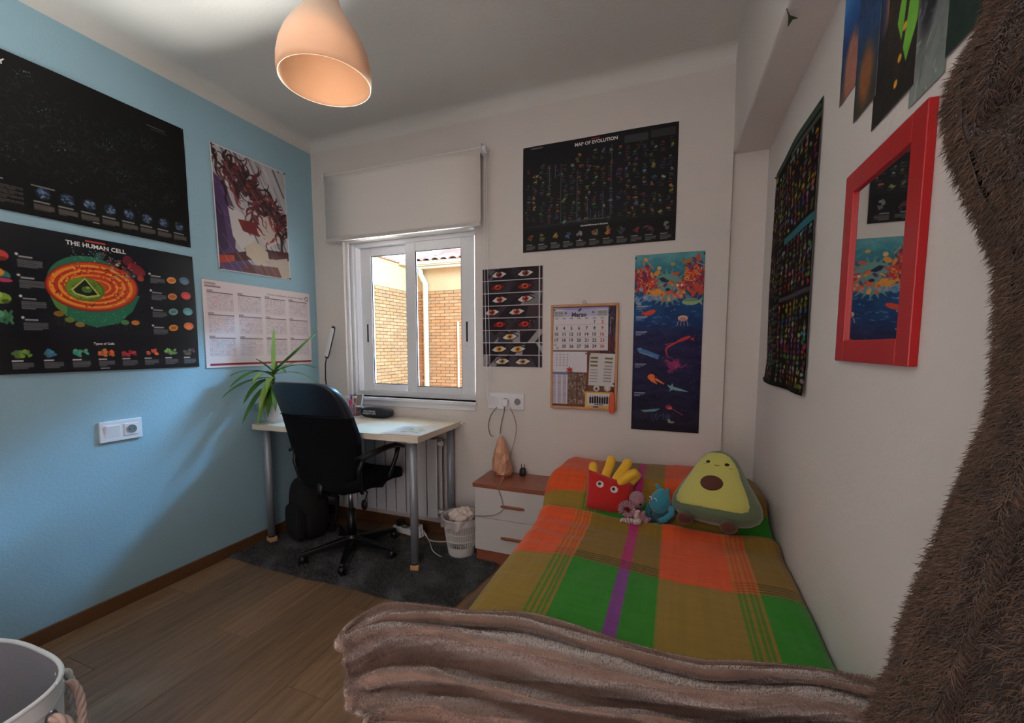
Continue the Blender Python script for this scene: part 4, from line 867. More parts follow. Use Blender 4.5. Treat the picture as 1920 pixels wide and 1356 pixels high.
# generic brush composition in dark red, grey, purple and cream
def p_brush():
    P = Paint(190, 270, (176, 174, 178)); r = random.Random(6)
    for q in range(150):
        x = r.uniform(-.2, 1.1); y = r.uniform(-.2, 1.1); L_ = r.uniform(.1, .5); c = r.choice([(210, 208, 212), (60, 58, 66), (120, 118, 126), (190, 190, 196), (34, 32, 38)])
        P.line([(x, y), (x + L_ * .55, y + L_ * .8)], r.uniform(.004, .03), c, .6)
    P.poly([(0, .22), (.16, .30), (.26, .55), (.22, .80), (.55, .98), (.0, 1.0)], (78, 52, 96)); P.poly([(0, .4), (.1, .5), (.14, .8), (0, .9)], (56, 36, 72))
    P.poly([(.16, .45), (.36, .50), (.50, .70), (.30, .80), (.2, .7)], (200, 194, 192)); P.poly([(.50, .45), (.82, .42), (.86, .66), (.66, .74), (.54, .66)], (196, 180, 172))
    def lock(x, y, a, L_, w_, c):
        pts = [(x, y)]
        for k in range(12): a2 = a + .9 * math.sin(k * .35); x += L_ / 12 * math.cos(a2); y += L_ / 12 * math.sin(a2) * .72; pts.append((x, y))
        P.line(pts, w_, c, 1, True)
    for q in range(170):
        t = q / 170; cx = .05 + .85 * t ** .8; cy = .14 + .36 * t + r.gauss(0, .06)
        lock(cx + r.gauss(0, .07), cy, r.uniform(-2.9, 1.2) if t < .5 else r.uniform(-1.2, 2.0), r.uniform(.12, .34), r.uniform(.02, .055), r.choice([(94, 34, 40), (62, 20, 26), (124, 50, 52), (36, 16, 20), (84, 28, 34), (26, 14, 18)]))
    P.poly([(.56, .50), (.70, .45), (.80, .50), (.78, .62), (.68, .70), (.58, .64)], (190, 172, 164))
    for q in range(9): lock(r.uniform(.56, .78), r.uniform(.46, .60), r.uniform(.2, 1.6), r.uniform(.08, .16), .022, r.choice([(150, 60, 56), (94, 34, 40), (120, 116, 120)]))
    P.poly([(.28, .55), (.50, .54), (.56, .66), (.34, .64)], (110, 30, 34))
    P.poly([(.0, .88), (.60, .76), (1, .74), (1, .82), (.60, .84), (.0, .95)], (70, 26, 26)); P.poly([(0, .88), (.2, .86), (.2, .91), (0, .95)], (170, 60, 46))
    P.poly([(.36, .76), (.50, .70), (.66, .78), (.68, .90), (.50, .90), (.36, .84)], (196, 180, 160)); P.poly([(.60, .86), (.96, .80), (1, .98), (.84, 1)], (186, 170, 156))
    P.poly([(.3, .92), (.8, .9), (.86, 1.0), (.3, 1.0)], (96, 40, 32), .7)
    for q in range(60): x = r.uniform(-.2, 1); y = r.uniform(0, 1); P.line([(x, y), (x + .12, y + .12)], .004, (220, 216, 220), .5)
    for e in ((0, 0, 1, .008), (0, .992, 1, 1), (0, 0, .012, 1), (.988, 0, 1, 1)): P.rect(*e, (214, 212, 212))
    return P
t = poster('wall_poster', 'poster of swirling dark red and grey brush strokes near the corner of the blue wall', 'poster', 'left', 1.722, 1.70, 0.49, 0.70, p_brush(), amp=0.004, seed=8, pins=False)
t.rotation_euler = (0.0, 0, PI / 2)
for ch2 in t.children: ch2.rotation_euler = (0, math.radians(-1.0), 0)
for u_, v_ in ((.012, .012), (.988, .012), (.012, .988), (.988, .988)):
    a_ = math.radians(1.0); X_, Z2 = u_ * .49, v_ * .70
    MB().lathe([(0, 0), (0.005, 0.001), (0.004, 0.004), (0, 0.005)], 10, M=Matrix.Translation((X_ * math.cos(a_) - Z2 * math.sin(a_), -0.005, X_ * math.sin(a_) + Z2 * math.cos(a_))) @ Matrix.Rotation(PI / 2, 4, 'X')).build('pin', pinm, t)
# university planner sheet
def p_plan():
    P = Paint(260, 180, (228, 214, 216)); r = random.Random(9)
    P.rect(.02, .03, .10, .05, (180, 160, 166)); P.rect(.02, .065, .14, .08, (150, 130, 140))
    for by in (.135, .39, .655):
        for bx in range(4):
            x0 = .035 + bx * .242; P.rect(x0, by, x0 + .20, by + .006, (110, 90, 100)); P.rect(x0, by - .02, x0 + .04, by - .012, (150, 130, 140))
            for i in range(8): P.rect(x0, by + .02 + i * .026, x0 + .2, by + .0215 + i * .026, (200, 182, 190))
            for i in range(13): P.rect(x0 + i * .0165, by + .02, x0 + i * .0165 + .0015, by + .2, (206, 190, 196))
            for i in range(36): x = x0 + r.randrange(12) * .0165 + .004; y = by + .026 + r.randrange(7) * .026; P.rect(x, y, x + .009, y + .010, r.choice([(190, 170, 182), (204, 180, 188), (186, 184, 204), (200, 186, 190)]), .7)
            for i in range(1 if bx > 1 else 2): x = x0 + r.uniform(0, .15); y = by + r.uniform(.04, .15); P.rect(x, y, x + .03, y + .022, r.choice([(230, 186, 194), (180, 206, 202), (236, 208, 184), (184, 200, 222)]), .7)
    P.ell(.962, .085, .021, .021, (60, 50, 60), ring=.72)
    P.rect(.03, .95, .99, .972, (150, 44, 60)); return P
poster('wall_planner', 'pale pink year planner sheet below the dark red poster on the blue wall', 'poster', 'left', 1.62, 1.137, 0.745, 0.497, p_plan(), m=satin, amp=0.003, seed=12, pins=False,
       texts=((inkg, (('\u00a1Con tu movimiento, el mundo cambia!', 0.29, 0.73, 0.085, 0.012, 'CENTER', 0.25),)),))
# map of evolution
def p_evo():
    P = Paint(360, 255, (24, 24, 28)); r = random.Random(14)
    P.rect(0, .79, 1, 1, (17, 16, 18)); P.rect(.47, .02, .52, .027, (170, 50, 60))
    P.rect(.68, .05, .82, .11, (70, 70, 74), .8); P.rect(.84, .04, .98, .10, (62, 62, 66), .8); P.rect(.06, .02, .14, .026, (130, 130, 130))
    pal = [(150, 80, 60), (190, 150, 100), (160, 160, 160), (90, 110, 140), (150, 60, 60), (120, 140, 90), (200, 120, 70), (110, 90, 110), (180, 180, 175), (130, 70, 90), (200, 170, 70), (70, 90, 90)]
    for k in range(19):
        for j in range(13):
            x = .04 + k * .051 + r.uniform(-.010, .010); y = .13 + j * .049 + (k % 3) * .012
            lo = .20 if k < 7 else .13
            if y < lo or y > .745 or r.random() < .16: continue
            c = r.choice(pal); c = tuple(v * r.uniform(.45, .9) for v in c)
            for q in range(r.choice([1, 2, 2, 3, 4])): P.ell(x + r.gauss(0, .006), y + r.gauss(0, .006), r.uniform(.003, .012), r.uniform(.003, .007), c, .95, r.uniform(-.8, .8))
            P.rect(x - .012, y + .018, x + .012, y + .022, (90, 88, 88), .6)
    for x, y0, y1 in ((.45, .55, .745), (.47, .65, .745), (.505, .68, .745), (.525, .68, .745), (.55, .5, .74), (.6, .1, .74), (.27, .2, .74), (.38, .3, .74), (.19, .2, .4), (.23, .2, .33)): P.rect(x, y0, x + .0022, y1, (84, 92, 104), .8)
    P.rect(.27, .742, .6, .746, (90, 96, 110), .7); P.rect(.04, .755, .45, .759, (60, 64, 76), .6)
    for k in range(11):
        x = .057 + k * .0882; y = .87; c = pal[(k * 5) % 12]
        for q in range(8): P.ell(x + r.gauss(0, .009), y + r.gauss(0, .016), r.uniform(.005, .016), r.uniform(.004, .010), tuple(v * r.uniform(.5, 1.1) for v in c), .8, r.uniform(0, 3))
        P.rect(x - .03, y + .058, x + .01, y + .063, (150, 150, 150)); P.para(x - .03, y + .072, x + .032, y + .11, 4, (110, 110, 110), .7, k)
    return P
poster('wall_poster', 'dark map of evolution poster high on the white wall right of the blind', 'poster', 'back', -0.862, 1.811, 0.842, 0.591, p_evo(), m=satin, amp=0.006, seed=21, curl=0.004,
       texts=((inkw, (('MAP OF EVOLUTION', 0.232, 0.5, 0.052, 0.025), ('Essential Milestones in Evolution', 0.15, 0.498, 0.797, 0.02))),))
# strip poster: eight bands of generic staring eye shapes
def p_strips():
    P = Paint(150, 232, (214, 208, 210)); r = random.Random(17)
    cols = [((96, 92, 100), (130, 50, 56)), ((58, 48, 58), (196, 74, 40)), ((120, 116, 120), (176, 60, 44)), ((66, 50, 58), (190, 70, 52)), ((60, 50, 58), (214, 48, 36)), ((64, 58, 66), (220, 150, 60)), ((58, 50, 58), (226, 150, 40)), ((70, 62, 72), (190, 150, 100))]
    for k, (bgc, ic) in enumerate(cols):
        y0 = .004 + k * .1245; y1 = y0 + .118; P.rect(.012, y0, .988, y1, (38, 28, 36)); cy = (y0 + y1) / 2
        for q in range(9):
            x = r.uniform(0, 1); P.poly([(x, y0), (x + r.uniform(.05, .2), y0), (x + r.uniform(-.1, .3), y1), (x + r.uniform(-.2, .1), y1)], r.choice([bgc, bgc, (150, 146, 150), (34, 26, 34), (48, 38, 48)]), 1)
        xs = ((.29, .72), (.27, .71), (.30, .72), (.17, .58), (.30, .71), (.47,), (.29, .60), (.34, .68))[k]
        for x in xs:
            P.poly([(x - .15, cy + .012), (x - .06, cy - .034), (x + .06, cy - .036), (x + .15, cy - .006), (x + .05, cy + .032), (x - .08, cy + .034)], (26, 18, 24))
            P.poly([(x - .125, cy + .012), (x - .05, cy - .024), (x + .05, cy - .025), (x + .125, cy - .004), (x + .04, cy + .027), (x - .07, cy + .028)], (212, 204, 196) if k not in (1, 4) else (120, 34, 30))
            P.ell(x, cy, .052, .040, ic); P.ell(x, cy, .03, .024, tuple(v * .55 for v in ic)); P.ell(x, cy, .014, .012, (30, 16, 18)); P.ell(x - .015, cy - .01, .008, .006, (236, 226, 220))
            P.poly([(x - .16, y0 + .01), (x + .1, y0 + .004), (x + .16, y0 + .02), (x - .05, y0 + .022)], (24, 18, 24))
        P.rect(0, y1, 1, y1 + .0065, (214, 208, 210))
        for o_ in ((0, y0), (.93, y0)): P.rect(o_[0], o_[1], o_[0] + .012, y1, (200, 194, 196))
    P.rect(.0, 0, .012, 1, (206, 200, 202)); P.rect(.988, 0, 1, 1, (206, 200, 202)); return P
poster('wall_poster', 'poster of eight stacked strips with staring eyes beside the window', 'poster', 'back', -1.130, 1.130, 0.394, 0.60, p_strips(), m=satin, amp=0.002, seed=25, curl=0.002, pins=False)
# undersea chart
def p_sea():
    P = Paint(160, 420, (20, 30, 60)); r = random.Random(31)
    stops = [(0, (96, 160, 166)), (.05, (70, 140, 152)), (.14, (34, 96, 120)), (.28, (20, 70, 120)), (.38, (16, 56, 108)), (.45, (26, 30, 76)), (.6, (28, 24, 66)), (.8, (24, 20, 56)), (.92, (30, 22, 46)), (1, (22, 16, 28))]
    for i in range(3): P.a[..., i] = np.interp(P.Y, [s[0] for s in stops], [s[1][i] for s in stops])
    P.a += (RNG.normal(0, 1, P.a.shape[:2])[..., None]) * 6 + 10 * fnoise(P.X * 6, P.Y * 40, 5)[..., None]
    for k in range(14): P.line([(r.random(), -.01), (r.random(), .10)], .01, (150, 200, 200), .18)
    P.ell(.48, .19, .26, .20, (120, 160, 150), .85); 
    for a in range(22): an = a / 22 * 2 * PI; P.poly([(.48 + .2 * math.cos(an), .19 + .07 * math.sin(an)), (.48 + .34 * math.cos(an + .1), .19 + .105 * math.sin(an + .1)), (.48 + .2 * math.cos(an + .25), .19 + .07 * math.sin(an + .25))], (110, 150, 140), .9)
    def coral(cx, cy, n, sx_, sy_, pal):
        for q in range(n): P.ell(cx + r.gauss(0, sx_), cy + r.gauss(0, sy_), r.uniform(.012, .05), r.uniform(.01, .04), r.choice(pal), .9, r.uniform(0, 3))
        for q in range(n // 2): x, y = cx + r.gauss(0, sx_), cy + r.gauss(0, sy_); P.line([(x, y), (x + r.gauss(0, .05), y - r.uniform(.005, .03))], .012, r.choice(pal), .9)
    warm = [(214, 70, 36), (232, 110, 40), (240, 150, 60), (150, 40, 60), (110, 40, 90), (196, 60, 60), (60, 60, 120)]
    coral(.12, .13, 90, .08, .035, warm); coral(.22, .18, 50, .07, .02, warm); coral(.88, .12, 110, .08, .035, warm); coral(.80, .18, 60, .10, .022, warm); coral(.9, .20, 30, .07, .02, [(120, 50, 90), (200, 80, 60)])
    coral(.2, .24, 26, .13, .014, [(110, 150, 180), (150, 160, 190), (90, 130, 170)]); coral(.62, .235, 24, .16, .012, [(220, 90, 50), (230, 160, 90), (110, 130, 180)]); coral(.34, .215, 10, .05, .008, [(230, 150, 60)])
    P.poly([(.36, .135), (.42, .13), (.52, .155), (.46, .162), (.4, .155)], (34, 44, 70)); P.ell(.49, .20, .035, .022, (30, 44, 70))
    for k in range(5): P.ell(.60 + k * .03, .178, .014, .02, [(220, 110, 60), (230, 220, 210)][k % 2])
    P.ell(.76, .05, .08, .028, (170, 120, 60), ang=-.3); P.ell(.55, .062, .03, .02, (200, 150, 70)); P.ell(.36, .08, .03, .03, (220, 180, 120)); P.ell(.60, .115, .05, .022, (206, 90, 60))
    def fish(x, y, L_, h, c, a=0.0, tail=1):
        P.ell(x, y, L_, h, c, ang=a); P.poly([(x + L_ * .8 * tail, y), (x + L_ * 1.4 * tail, y - h * .5), (x + L_ * 1.25 * tail, y), (x + L_ * 1.4 * tail, y + h * .45)], c)
    fish(.82, .27, .12, .05, (150, 176, 130)); P.ell(.82, .262, .11, .02, (80, 130, 120), .6); fish(.24, .325, .09, .035, (214, 70, 50), -.3, -1)
    for q in range(26): P.ell(r.uniform(.05, .95), r.uniform(.28, .40), r.uniform(.01, .035), r.uniform(.004, .012), r.choice([(70, 130, 180), (90, 150, 190), (50, 100, 160)]), .7, r.uniform(-.4, .4))
    P.ell(.72, .36, .07, .042, (214, 176, 160)); P.ell(.72, .365, .05, .03, (180, 120, 110), .8)
    for k in range(4): P.line([(.66 + k * .04, .375), (.64 + k * .05, .40)], .01, (206, 170, 160), .8)
    fish(.74, .475, .11, .025, (190, 50, 60), -.4)
    for k in range(5): P.line([(.66, .49), (.56 - k * .02, .50 + k * .008), (.48 + k * .01, .505 + k * .018)], .009, (200, 60, 70))
    P.poly([(.06, .525), (.20, .535), (.40, .565), (.38, .59), (.18, .56), (.08, .545)], (74, 120, 170)); P.ell(.11, .53, .03, .02, (90, 140, 190)); P.line([(.1, .55), (.3, .572)], .008, (150, 190, 210))
    coral(.62, .62, 26, .04, .014, [(140, 40, 90), (170, 50, 100), (110, 40, 90)])
    P.ell(.29, .69, .055, .045, (236, 110, 40)); 
    for k in range(6): P.line([(.27 + k * .02, .70), (.30 + k * .035, .715 + (k % 3) * .006)], .018, (236, 120, 60))
    P.poly([(.52, .73), (.60, .74), (.72, .752), (.84, .768), (.70, .765), (.58, .757)], (120, 170, 170)); P.poly([(.58, .74), (.60, .72), (.62, .745)], (120, 170, 170)); P.poly([(.58, .752), (.55, .77), (.63, .756)], (110, 160, 160))
    P.poly([(.14, .885), (.3, .875), (.44, .87), (.36, .888), (.2, .895)], (110, 150, 160)); P.ell(.56, .86, .05, .035, (150, 50, 60)); P.ell(.58, .866, .03, .018, (200, 100, 100)); P.line([(.62, .87), (.76, .90)], .014, (140, 60, 80))
    for q in range(16): P.ell(r.uniform(.3, .6), r.uniform(.90, .935), r.uniform(.02, .05), .012, (60, 80, 120), .5, r.uniform(0, 3))
    P.ell(.60, .945, .05, .016, (150, 160, 140), .9); P.ell(.57, .935, .02, .02, (160, 166, 150), .9)
    for q in range(90): P.ell(r.uniform(.02, .98), r.uniform(.45, .93), r.uniform(.002, .006), r.uniform(.002, .005), (150, 170, 200), .7)
    for y in (.285, .43, .615, .78, .345): P.rect(.04, y, .2, y + .004, (190, 200, 210), .8); P.para(.04, y + .008, .17, y + .022, 2, (150, 160, 180), .6)
    return P
poster('wall_poster', 'tall blue undersea chart poster with orange coral above the plush toys', 'poster', 'back', -0.219, 0.800, 0.345, 0.946, p_sea(), m=satin, amp=0.004, seed=33)
# flower families chart
def p_flora():
    P = Paint(170, 320, (20, 17, 16)); r = random.Random(41)
    P.rect(0, 0, 1, .03, (60, 76, 66)); P.rect(.0, .035, .10, .055, (150, 140, 60)); P.rect(.5, .045, 1, .06, (110, 120, 110), .6)
    P.rect(.42, .37, 1, .395, (50, 110, 120)); P.rect(.40, .62, 1, .634, (70, 64, 72))
    pal = [(190, 190, 190), (170, 120, 60), (150, 60, 80), (110, 130, 60), (200, 170, 60), (90, 110, 160), (150, 90, 70), (200, 200, 180), (170, 70, 120), (120, 150, 110)]
    for j in range(44):
        y = .075 + j * .0208
        if abs(y - .383) < .02 or abs(y - .627) < .014: continue
        cc = pal[(j // 2) % 10]
        for k in range(13):
            x = .045 + k * .076 
            if .28 < x < .40 or r.random() < .08: continue
            c = tuple(v * r.uniform(.4, .9) for v in (cc if r.random() < .45 else r.choice(pal)))
            for q in range(3): P.ell(x + r.gauss(0, .010), y + r.gauss(0, .003), r.uniform(.008, .022), r.uniform(.006, .016), c, .9, r.uniform(0, 3))
    for y in (.26, .36): P.ell(.18, y, .16, .03, (150, 130, 120), .6, ring=.88)
    for q in range(24): P.para(.29, .08 + q * .035, .39, .10 + q * .035, 2, (110, 104, 98), .5, q)
    return P
poster('wall_poster', 'tall dark plant families chart poster with rows of tiny flowers on the right wall', 'poster', 'right', 2.235, 1.10, 0.64, 0.91, p_flora(), m=vcol_mat('poster_matt', 0.8, 0.08), amp=0.012, seed=44, curl=0.03)

# nature cards at the top of the right wall
def p_card(k):
    P = Paint(70, 200, (60, 60, 60)); r = random.Random(100 + k)
    def fill(stops):
        for i in range(3): P.a[..., i] = np.interp(P.Y, [s[0] for s in stops], [s[1][i] for s in stops])
    if k == 0:
        fill([(0, (150, 190, 220)), (.35, (50, 120, 190)), (.6, (20, 60, 120)), (1, (90, 70, 60))]); P.ell(.6, .85, .45, .9, (176, 116, 96), .95, soft=.4)
    elif k == 1:
        fill([(0, (50, 60, 70)), (.5, (30, 70, 120)), (1, (60, 56, 44))]); P.ell(.5, .80, .4, .6, (150, 90, 50), .9, soft=.5)
        for q in range(26): x = r.random(); P.line([(x, 0), (x + r.gauss(0, .2), .6)], .04, (30, 60, 100), .5)
    elif k == 2:
        fill([(0, (40, 50, 60)), (.5, (26, 30, 36)), (1, (30, 26, 22))]); P.ell(.55, .3, .22, .9, (196, 110, 80), .95, ang=.3, soft=.4); P.ell(.25, .35, .2, .8, (40, 70, 120), .7, soft=.6)
    elif k == 3:
        fill([(0, (120, 112, 90)), (.3, (60, 50, 40)), (1, (26, 24, 22))]); P.poly([(.5, .45), (.98, .2), (.98, .72), (.7, .85), (.35, .62)], (110, 180, 60)); P.poly([(.5, .47), (.9, .25), (.8, .5)], (140, 206, 90), .6)
        pts = [(.75, .40), (.66, .55), (.6, .68), (.5, .80), (.42, .9)]; P.line(pts, .10, (40, 34, 26)); 
        for a, b in pts: P.ell(a, b, .06, .05, (226, 160, 40))
    elif k == 4:
        fill([(0, (120, 100, 60)), (.3, (70, 74, 76)), (1, (130, 140, 136))]); P.ell(.5, .5, .36, .95, (34, 36, 44), .95, ang=.15, soft=.3)
        for q in range(60): x = r.uniform(.1, .9); y = r.random(); P.line([(x, y), (x + r.gauss(0, .1), y + r.gauss(.02, .03))], .03, r.choice([(150, 156, 160), (90, 96, 104), (180, 186, 186)]), .6)
    else:
        fill([(0, (40, 130, 110)), (.5, (30, 60, 50)), (1, (24, 44, 36))]); P.ell(.8, .1, .5, .9, (110, 200, 170), .6, soft=.7)
    P.a += 8 * fnoise(P.X * 8, P.Y * 20, 60 + k)[..., None]; return P
cards = [(1.445, 1.90, .125, .36, 'blue sky card with reddish shape, farthest of the cards on the right wall'), (1.328, 1.805, .125, .40, 'card of blue and brown strokes, second from the far end of the cards'),
         (1.215, 1.735, .125, .42, 'dark card with orange streak, lowest of the cards on the right wall'), (1.16, 1.735, .13, .42, 'card with bright green leaf and yellow dotted stem'),
         (1.047, 1.70, .115, .46, 'grey and white card with dark feathery shape next to the curtain'), (0.930, 1.72, .14, .46, 'deep green card half behind the fluffy curtain')]
for k, (a, z0, w_, h_, lab) in enumerate(cards):
    f, rz = WALLS['right']; t = thing('picture_card', lab, 'card', f(a, z0), rz, None)
    sheet('print', p_card(k), w_, h_, satin, t, None, y0=-0.001 - 0.0012 * (k % 2))

# ------------------------------------------------------------------ cork board with papers
BX, BZ, BW_, BH_ = -0.684, 0.897, 0.385, 0.60
bd = thing('cork_board', 'small wooden framed cork pin board hanging on the white wall', 'board', (BX, YB, BZ))
corkm = mat('cork', (120, 78, 58), 0.9, noise=0.25, scale=120); bfm = mat('board_frame', (196, 142, 104), 0.5, noise=0.1, scale=16)
frame_mb(0, BW_, 0, BH_, .014, .014, .014, .014, -0.02, 0).build('frame', bfm, bd, bevel=0.003)
MB().box(0.012, BW_ - 0.012, -0.012, -0.002, 0.012, BH_ - 0.012).build('cork', corkm, bd)
MB().tube([(BW_ / 2 + 0.01 * math.cos(a * PI / 6), -0.006, BH_ + 0.012 + 0.01 * math.sin(a * PI / 6)) for a in range(13)], 0.0016, 6, caps=False).build('hanging_ring', metal, bd)
def onboard(name, label, cat, u0, v0, u1, v1, P, y, m=satin, texts=(), rot=0, group=None):
    x0, z1 = BX + u0 * BW_, BZ + BH_ * (1 - v0); w_, h_ = (u1 - u0) * BW_, (v1 - v0) * BH_
    t = thing(name, label, cat, (x0, YB - y, z1 - h_), 0, group, rot=(0, rot, 0))
    sheet('sheet', P, w_, h_, m, t, lambda x, z: -0.0015 * math.sin(PI * min(1, max(0, z / h_))), y0=0)
    for mt, items in texts:
        mb = MB()
        for it in items: tfit(mb, it[0], it[1], it[2] * w_, (1 - it[3]) * h_, -0.0012, lambda x, z: -0.0015 * math.sin(PI * min(1, max(0, z / h_))), *(it[4:] if len(it) > 4 else (0.03,)))
        mb.build('lettering', mt, t)
    return t
P = Paint(60, 130, (50, 40, 54)); r_ = random.Random(3)
for q in range(40): P.line([(r_.random(), r_.random()), (r_.random(), r_.random())], .05, r_.choice([(90, 70, 100), (200, 190, 200), (40, 34, 44), (110, 60, 60), (70, 60, 90)]), .6)
P.poly([(.1, .1), (.5, .05), (.45, .6), (.2, .75)], (190, 186, 200)); P.ell(.5, .8, .5, .5, (90, 40, 44), .8)
onboard('photo_print', 'dark purple and red photo print tucked behind the March calendar', 'photo', 0.74, 0.035, 0.965, 0.47, P, 0.0135)
P = Paint(130, 105, (214, 208, 212)); P.rect(0, 0, 1, .2, (178, 176, 206)); P.poly([(0, .0), (.3, .06), (1, .03), (1, .0)], (150, 146, 190))
for x0 in (.02, .80):
    P.rect(x0, .06, x0 + .17, .21, (206, 204, 206))
    for i in range(7):
        for j in range(5): P.rect(x0 + .008 + i * .024, .09 + j * .024, x0 + .02 + i * .024, .10 + j * .024, (120, 116, 124), .8)
P.ell(.235, .13, .02, .02, (90, 90, 60)); P.ell(.73, .12, .02, .016, (80, 80, 90)); P.ell(.5, .05, .02, .02, (60, 56, 90))
for i in range(1, 6): P.rect(.03, .26 + i * .145 - .01, .97, .262 + i * .145 - .01, (170, 160, 166), .6)
for i in range(7): P.rect(.04 + i * .137, .245, .09 + i * .137, .255, (120, 116, 130))
cx_ = [0.065 + 0.139 * i for i in range(7)]; cy_ = [0.335 + 0.142 * i for i in range(5)]
blk_, red_ = [], []
for dnum in list(range(1, 24)) + list(range(25, 31)):
    c_i = (dnum + 4) % 7; r_i = (dnum + 4) // 7
    (red_ if c_i == 6 else blk_).append((str(dnum), -0.0255, cx_[c_i], cy_[r_i], 0.03))
blk_ += [('24', 0.012, 0.04, cy_[4] - .03, 0.03), ('31', 0.012, 0.085, cy_[4] + .035, 0.03)]
onboard('calendar', 'March month calendar sheet with bold numbers at the top of the pin board', 'calendar', 0.04, 0.03, 0.857, 0.435, P, 0.0165, texts=((inkd, [('Marzo', 0.085, 0.48, 0.165, 0.04)] + blk_), (inkr, red_)))
def psheet(seed, bgc=(214, 206, 210)):
    P = Paint(80, 80, bgc); return P
P = Paint(90, 66, (212, 206, 214))
for i in range(4):
    for j in range(5): P.rect(.10 + i * .105, .12 + j * .13, .13 + i * .105, .17 + j * .13, (150, 140, 156), .7)
onboard('paper_sheet', 'blank-looking white note sheet under the calendar with a red starfish', 'paper', 0.035, 0.447, 0.558, 0.645, P, 0.0155)
P = Paint(50, 96, (206, 200, 212)); P.rect(0, 0, 1, .07, (110, 120, 160))
for i in range(24):
    for j in range(3): P.rect(.06 + j * .32, .10 + i * .037, .24 + j * .32, .112 + i * .037, (140, 134, 150), .8)
onboard('paper_sheet', 'narrow timetable list with blue header at the lower left of the pin board', 'paper', 0.02, 0.647, 0.268, 0.955, P, 0.0145)
for k, (u0, u1, lab) in enumerate(((0.275, 0.41, 'left brown toned photo strip beside the timetable list'), (0.42, 0.545, 'right brown toned photo strip beside the yellow rimmed picture'))):
    P = Paint(40, 80, (120, 96, 84)); r_ = random.Random(50 + k)
    for q in range(120): P.ell(r_.random(), r_.random(), r_.uniform(.03, .12), r_.uniform(.02, .08), r_.choice([(170, 150, 140), (90, 66, 56), (196, 180, 170), (70, 50, 44), (140, 116, 104)]), .6, r_.uniform(0, 3))
    onboard('photo_print', lab, 'photo', u0, 0.655, u1, 0.955, P, 0.0145)
P = Paint(66, 80, (204, 200, 200))
for i in range(3): P.rect(.06, .13 + i * .115, .32, .17 + i * .115, (110, 104, 70)); P.rect(.60, .13 + i * .115, .88, .17 + i * .115, (112, 108, 74) if i < 2 else (160, 154, 158))
for i in range(5): P.rect(.06, .5 + i * .09, .34, .52 + i * .09, (160, 150, 156)); P.rect(.58, .46 + i * .09, .86, .49 + i * .09, (150, 140, 150))
onboard('paper_sheet', 'white list with olive green bars on the right of the pin board', 'paper', 0.58, 0.458, 0.955, 0.765, P, 0.0155, rot=math.radians(2))
P = Paint(90, 60, (214, 170, 80)); P.rect(.08, .1, .93, .82, (208, 200, 200)); r_ = random.Random(2)
for q in range(9): x = .17 + q * .085; P.rect(x, .28 + r_.uniform(0, .05), x + .055, .68, (30, 26, 32)); P.ell(x + .028, .27, .018, .02, (60, 46, 44))
P.rect(.35, .74, .65, .77, (70, 60, 66)); P.rect(.3, .86, .48, .93, (60, 90, 110))
onboard('framed_photo', 'yellow rimmed group picture of dark figures at the bottom of the pin board', 'photo', 0.535, 0.825, 0.945, 0.985, P, 0.017)
for k, (u_, v_, lab) in enumerate(((0.704, 0.793, 'round white badge with a dark bird mark on the pin board'), (0.862, 0.79, 'plain round grey badge next to the bird badge'))):
    t = thing('badge', lab, 'badge', (BX + u_ * BW_, YB - 0.0185, BZ + BH_ * (1 - v_)))
    MB().lathe([(0, 0.006), (0.014, 0.005), (0.0185, 0.0)], 28, M=Matrix.Rotation(PI / 2, 4, 'X')).build('disc', mat('badge_white', (206, 198, 196), 0.3), t, smooth=True)
    if k == 0: MB().add([(-.009, -.0068, -.004), (.002, -.0068, -.009), (.010, -.0066, .003), (.004, -.0068, .004), (.001, -.0068, .010), (-.004, -.0068, .003)], [(0, 1, 2, 3, 4, 5)]).build('bird_mark', mat('mark_navy', (40, 40, 60), 0.4), t)
    else: MB().lathe([(0.010, 0.0058), (0.012, 0.0056)], 24, M=Matrix.Rotation(PI / 2, 4, 'X')).build('ring_mark', mat('mark_grey', (160, 150, 150), 0.4), t)
t = thing('starfish_pin', 'red starfish shaped pin between the note sheet and the photo strips', 'pin', (BX + 0.296 * BW_, YB - 0.018, BZ + BH_ * (1 - 0.622)))
m_ = MB(); 
for k in range(6):
    a = PI / 2 + k * PI / 3; c = Vector((math.cos(a), 0, math.sin(a)))
    m_.tube([(0, -0.003, 0), c * 0.010 + Vector((0, -.003, 0)), c * 0.02 + Vector((0, -.002, 0))], [0.005, 0.004, 0.0018], 8)
o = m_.build('body', mat('starfish_red', (196, 50, 48), 0.6), t, smooth=True)
t = thing('fabric_pouch', 'orange soft pouch hanging from the lower right corner of the pin board', 'pouch', (BX + 0.935 * BW_, YB - 0.026, BZ + BH_ * (1 - 0.92)))
MB().sell((0, 0, 0), (0.021, 0.008, 0.062), 0.7, 0.6, 24, 24, lambda p: (p.x * (0.8 - 4.2 * p.z if p.z < 0 else 0.8 - 3 * p.z), p.y, p.z)).build('body', mat('pouch_orange', (214, 96, 62), 0.7, bump=0.2, bscale=80), t, smooth=True)
MB().tube([(0, 0, 0.055), (0.002, 0.0, 0.075)], 0.004, 8).build('loop', mat('pouch_grey', (60, 56, 60), 0.6), t)
